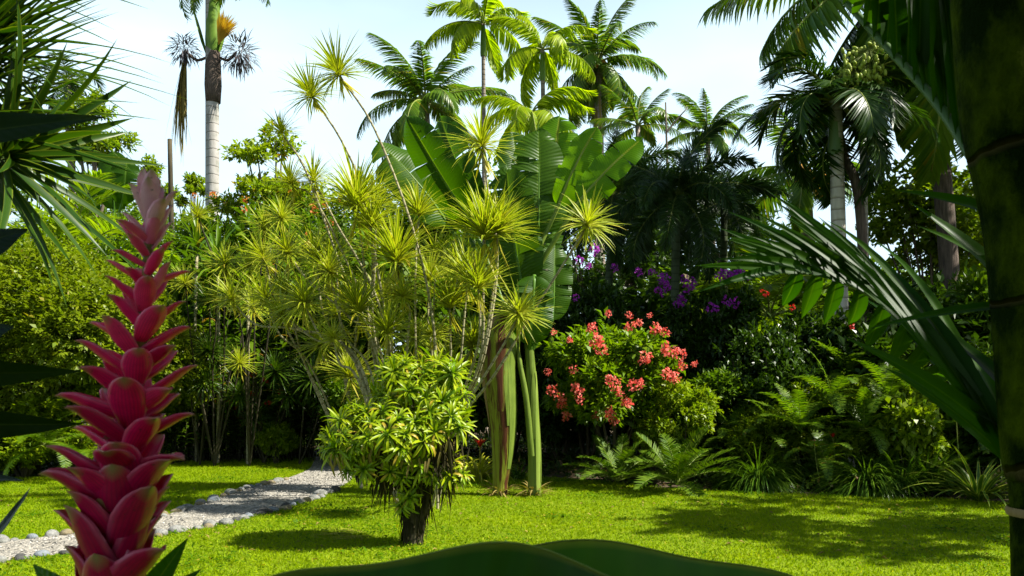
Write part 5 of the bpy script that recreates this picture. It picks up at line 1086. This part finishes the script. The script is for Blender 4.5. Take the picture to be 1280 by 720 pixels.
# spiky dracaena at top left
d = 2.3; root = thing('spiky_dracaena', 'spiky long-leaved dracaena filling the top left corner', 'dracaena', (X(-60, d), d, 0)); b0 = np.array(root.location)
for (cx, cy, dd, n, L, tl) in ((-45, 95, 2.3, 90, .46, (.25, -.1, .6)), (-30, 205, 2.2, 60, .36, (.6, -.2, .1)), (-110, -20, 2.35, 70, .48, (.3, 0, .8))):
    c = PT(cx, cy, dd) - b0; Geo().add(*tube(spline([(0, 0, 0), c * .5 * (.5, 1, 1), c], 12), np.linspace(.035, .022, 12), 9)).obj('stem', M['dstem'], root)
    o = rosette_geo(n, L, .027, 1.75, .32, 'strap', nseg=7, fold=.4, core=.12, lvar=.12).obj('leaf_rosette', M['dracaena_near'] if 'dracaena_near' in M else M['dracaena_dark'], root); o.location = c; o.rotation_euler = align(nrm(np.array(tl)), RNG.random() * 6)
Pp = []; Tp = []
for tx, ty, bx, by in ((160, 66, -20, 130), (148, 15, -20, 110), (128, -4, -30, 80), (170, 68, -20, 150), (146, 82, 0, 165), (130, 152, -10, 120), (100, -20, -30, 60), (60, -30, -30, 60), (120, 130, -10, 135), (140, 205, -10, 190), (96, 236, -20, 195), (60, 262, -30, 200), (75, 190, -20, 150), (100, 40, -40, 140), (10, 270, -30, 190)):
    Pp.append(PT(bx, by, 2.3 + RNG.normal(0, .04)) - b0); Tp.append(PT(tx, ty, 2.25 + RNG.normal(0, .12)) - b0)
for i in range(46):
    k = RNG.random(); an = R(100 * k - 25); rr = RNG.uniform(130, 215); bx, by = -70 + 50 * RNG.random(), 60 + 120 * (1 - k); dd = 2.3 + RNG.normal(0, .12)
    Pp.append(PT(bx, by, dd) - b0); Tp.append(PT(bx + 20 + rr * math.cos(an), by - rr * math.sin(an), dd + RNG.normal(0, .06)) - b0)
Geo().add(*chord(Pp, Tp, .026, (0, -.5, 1), .3, nseg=9, fold=.4, prof='strap')).obj('leaf_spray', M['dracaena_dark'], root)

# big wavy leaf across the bottom edge
root = thing('broad_leaf_plant', 'huge dark wavy leaf crossing the bottom edge of the view', 'plant', (X(250, .62), .62, 0)); b0 = np.array(root.location)
def wavy(P, T, W, N, fold, seed, bend=.35, wave=.045, prof='paddle', mat='shade', freq=13):
    g, mid, N2 = paddle_near(np.asarray(P) - b0, np.asarray(T) - b0, W, N, bend, fold, wave, seed, .12, prof, freq, 90, 17); o = g.obj('leaf', M[mat], root)
    Geo().add(*tube(g.V[0].reshape(91, 17, 3)[2:-1:2, 0 if g.V[0].reshape(91, 17, 3)[45, 0, 1] > g.V[0].reshape(91, 17, 3)[45, 16, 1] else 16], .0011, 6)).obj('leaf_margin', M['petiole'], o)
    Geo().add(*tube(mid[::8, :] - np.asarray(N2) * .002, np.linspace(.006, .0015, len(mid[::8])), 8)).obj('midrib', M['nearrachis'], o); return mid
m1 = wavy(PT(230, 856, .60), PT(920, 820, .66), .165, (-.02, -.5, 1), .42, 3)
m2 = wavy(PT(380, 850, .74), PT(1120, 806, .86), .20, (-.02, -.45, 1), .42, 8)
Geo().add(*tube(spline([(0, 0, 0), (m1[0] * .5) + (-.06, 0, 0), m1[0]], 10), np.linspace(.014, .007, 10), 9)).obj('stem', M['nearrachis'], root)

# near palm on the right
root = thing('near_palm', 'dark near palm trunk at the right edge with broad hanging fronds', 'palm', (X(1320, 1.25), 1.25, 0)); d = 1.25; b0 = np.array(root.location)
ax = np.array([np.array((X(1322, d), d, 0)), PT(1317, 720, d), PT(1304, 560, d), PT(1285, 300, d), PT(1256, 150, d), PT(1240, 0, d), PT(1232, -120, d)]) - b0
tk = spline(ax, 48); Geo().add(*tube(tk, np.interp(tk[:, 2], [0, 1.3, 1.8, 2.0, 2.15, 2.3], np.array([48, 47, 49, 50, 47, 40]) * d / F), 32)).obj('trunk', M['neartrunk'], root)
zr = PT(1312, 640, d) - b0; Geo().add(*tube(np.array([zr + (0, 0, -.006), zr + (0, 0, -.003), zr + (0, 0, .003), zr + (0, 0, .006)]), [.0535, .0555, .0555, .0535], 32, cap=False)).obj('trunk_ring', M['sheath_dry'], root)
# upper frond: rib runs from the trunk up and left, leaflets fan upwards and hang
def near_frond(rib, specs, width, name='frond', bend=.25, U=(0, -1, .25)):
    c = spline([PT(*p) - b0 for p in rib], 40); fr = Geo().add(*tube(c, np.linspace(.011, .004, 40), 9)).obj(name, M['nearrachis'], root)
    P = []; T = []
    for t, tx, ty, td in specs:
        P.append([np.interp(t, np.linspace(0, 1, 40), c[:, i]) for i in range(3)]); T.append(PT(tx, ty, td) - b0)
    P = np.array(P); T = np.array(T); w_ = np.asarray(width) * np.ones(len(P))
    Geo().add(*chord(P, T, w_, U, bend * RNG.uniform(.5, 1.5, len(P)), nseg=10, fold=.45, prof='lance', cols=5)).obj('leaflets', M['frondnear'], fr)
sp1 = []
for i in range(24):
    t = .04 + .93 * i / 23; rx = np.interp(t, [0, .25, .5, .8, 1], [1218, 1172, 1118, 1060, 1010]); sp1.append((t, rx + RNG.normal(16, 10), -70 - RNG.uniform(0, 60), 1.45 + RNG.normal(0, .05)))
near_frond([(1240, 235, 1.28), (1215, 195, 1.33), (1172, 130, 1.4), (1110, 60, 1.48), (1050, -5, 1.55), (1000, -60, 1.62)], sp1, .034)
sp2 = []
for i in range(44):                                                     # leaflets to the left and up
    t = .04 + .96 * i / 43; k = i / 43
    sp2.append((t, np.interp(k, [0, .3, .6, .8, 1], [1120, 1040, 950, 918, 890]) + RNG.normal(0, 16), np.interp(k, [0, .25, .5, .75, 1], [390, 300, 250, 275, 330]) + RNG.normal(0, 18), 1.65 + RNG.normal(0, .06)))
for i in range(10):                                                     # long leaflets crowding the trunk end of the rib
    sp2.append((.02 + (.3 * i / 9), 1050 + 150 * RNG.random(), 300 + 170 * RNG.random(), 1.5 + RNG.normal(0, .05)))
for i, (tx, ty) in enumerate(((978, 382), (1002, 398), (1030, 406), (1060, 408), (1080, 440), (1110, 455), (1128, 470), (1150, 480), (1180, 490), (1205, 520))):
    sp2.append((.96 - .075 * i, tx, ty, 1.72 - .03 * i))
near_frond([(1290, 640, 1.27), (1255, 560, 1.33), (1200, 470, 1.42), (1130, 395, 1.52), (1050, 350, 1.6), (985, 338, 1.68)], sp2, [.019] * 44 + [.03] * 10 + [.032] * 10, bend=.6)
Geo().add(*chord([PT(1285, 285, 1.31) - b0, PT(1300, 400, 1.31) - b0, PT(1290, 380, 1.31) - b0, PT(1300, 560, 1.31) - b0, PT(1285, 360, 1.32) - b0, PT(1300, 530, 1.32) - b0], [PT(1118, 238, 1.3) - b0, PT(1136, 252, 1.35) - b0, PT(1082, 412, 1.35) - b0, PT(1118, 462, 1.35) - b0, PT(1145, 282, 1.45) - b0, PT(1160, 400, 1.5) - b0], np.array([.032, .036, .018, .036, .022, .03]), (0, -.8, .7), .35, nseg=12, fold=.35, prof='lance', cols=5)).obj('young_leaf', M['frondnear'], root)

# =============================================================== trees outside the frame that shade the foreground and the right bed
def shade_tree(label, x, y, zt, zl, w_, ntw, clump=.2, nl=12):
    broad_tree(label, 640 + x * F / y if y > 0 else 640, y, 0, 0, 0, 'mid') if False else None
    root = thing('shade_tree', label, 'tree', (x, y, 0)); lumps = []; h = zt - zl
    for i in range(nl):
        a = i * 2.4 + RNG.random(); rr = math.sqrt((i + .3) / nl) * .4 * w_; lumps.append((rr * math.cos(a), rr * math.sin(a), zl + h * RNG.uniform(.2, .85), clump * w_, clump * w_, h * .25))
    Geo().add(*twig_crown(lumps, ntw, 8, .24, .12, .3, .5)).obj('crown', M['mid'], root)
    g = Geo(); g.add(*tube(np.array([(0, 0, 0), (.1, 0, zl * .5), (0, 0, zl)]), [.22, .18, .15], 9))
    for q in lumps: g.add(*tube(spline([(0, 0, zl - .2), np.array(q[:3]) * .6 + (0, 0, zl * .4), np.array(q[:3])], 7), np.linspace(.08, .02, 7), 5))
    g.obj('trunk', M['bark'], root)
Gx = 'shade trees outside the view'
shade_tree('broad shade tree standing behind and right of the viewer', 3.2, -3.6, 7.0, 3.3, 8.0, 2400, .2, 16)
shade_tree('unseen slim tree with a low dense crown, added behind the viewer for shade', 2.7, -.5, 6.2, 3.5, 2.6, 1500, .27, 16)  # added tree: its crown blocks the sun from the bottom leaf and bloom
shade_tree('unseen young slim tree added right of the near palm to shade its trunk', 2.6, .72, 3.9, 1.9, 1.5, 420, .26, 10)  # added tree: its crown keeps sun off the lower near trunk
shade_tree('broad shade tree standing behind and left of the viewer', -4.2, -3.4, 6.5, 3.6, 6.0, 1200, .2, 14)
shade_tree('low leafy tree close behind the viewer to the right', 4.0, -4.5, 4.5, .3, 5.5, 1500, .24, 14)
shade_tree('low spreading shade tree right beside the near palm', 6.0, 2.6, 4.4, .8, 4.4, 1500, .2, 14)
shade_tree('small shade tree right of the lawn', 9.8, 8.6, 8.6, 5.6, 3.6, 420, .2, 8)
shade_tree('broad shade tree right of the lawn beyond the near palm', 13.2, 12.0, 10.6, 4.5, 7.0, 700, .2)
shade_tree('broad shade tree right of the far bed', 13.5, 17.5, 14, 5.5, 8.5, 750, .2)
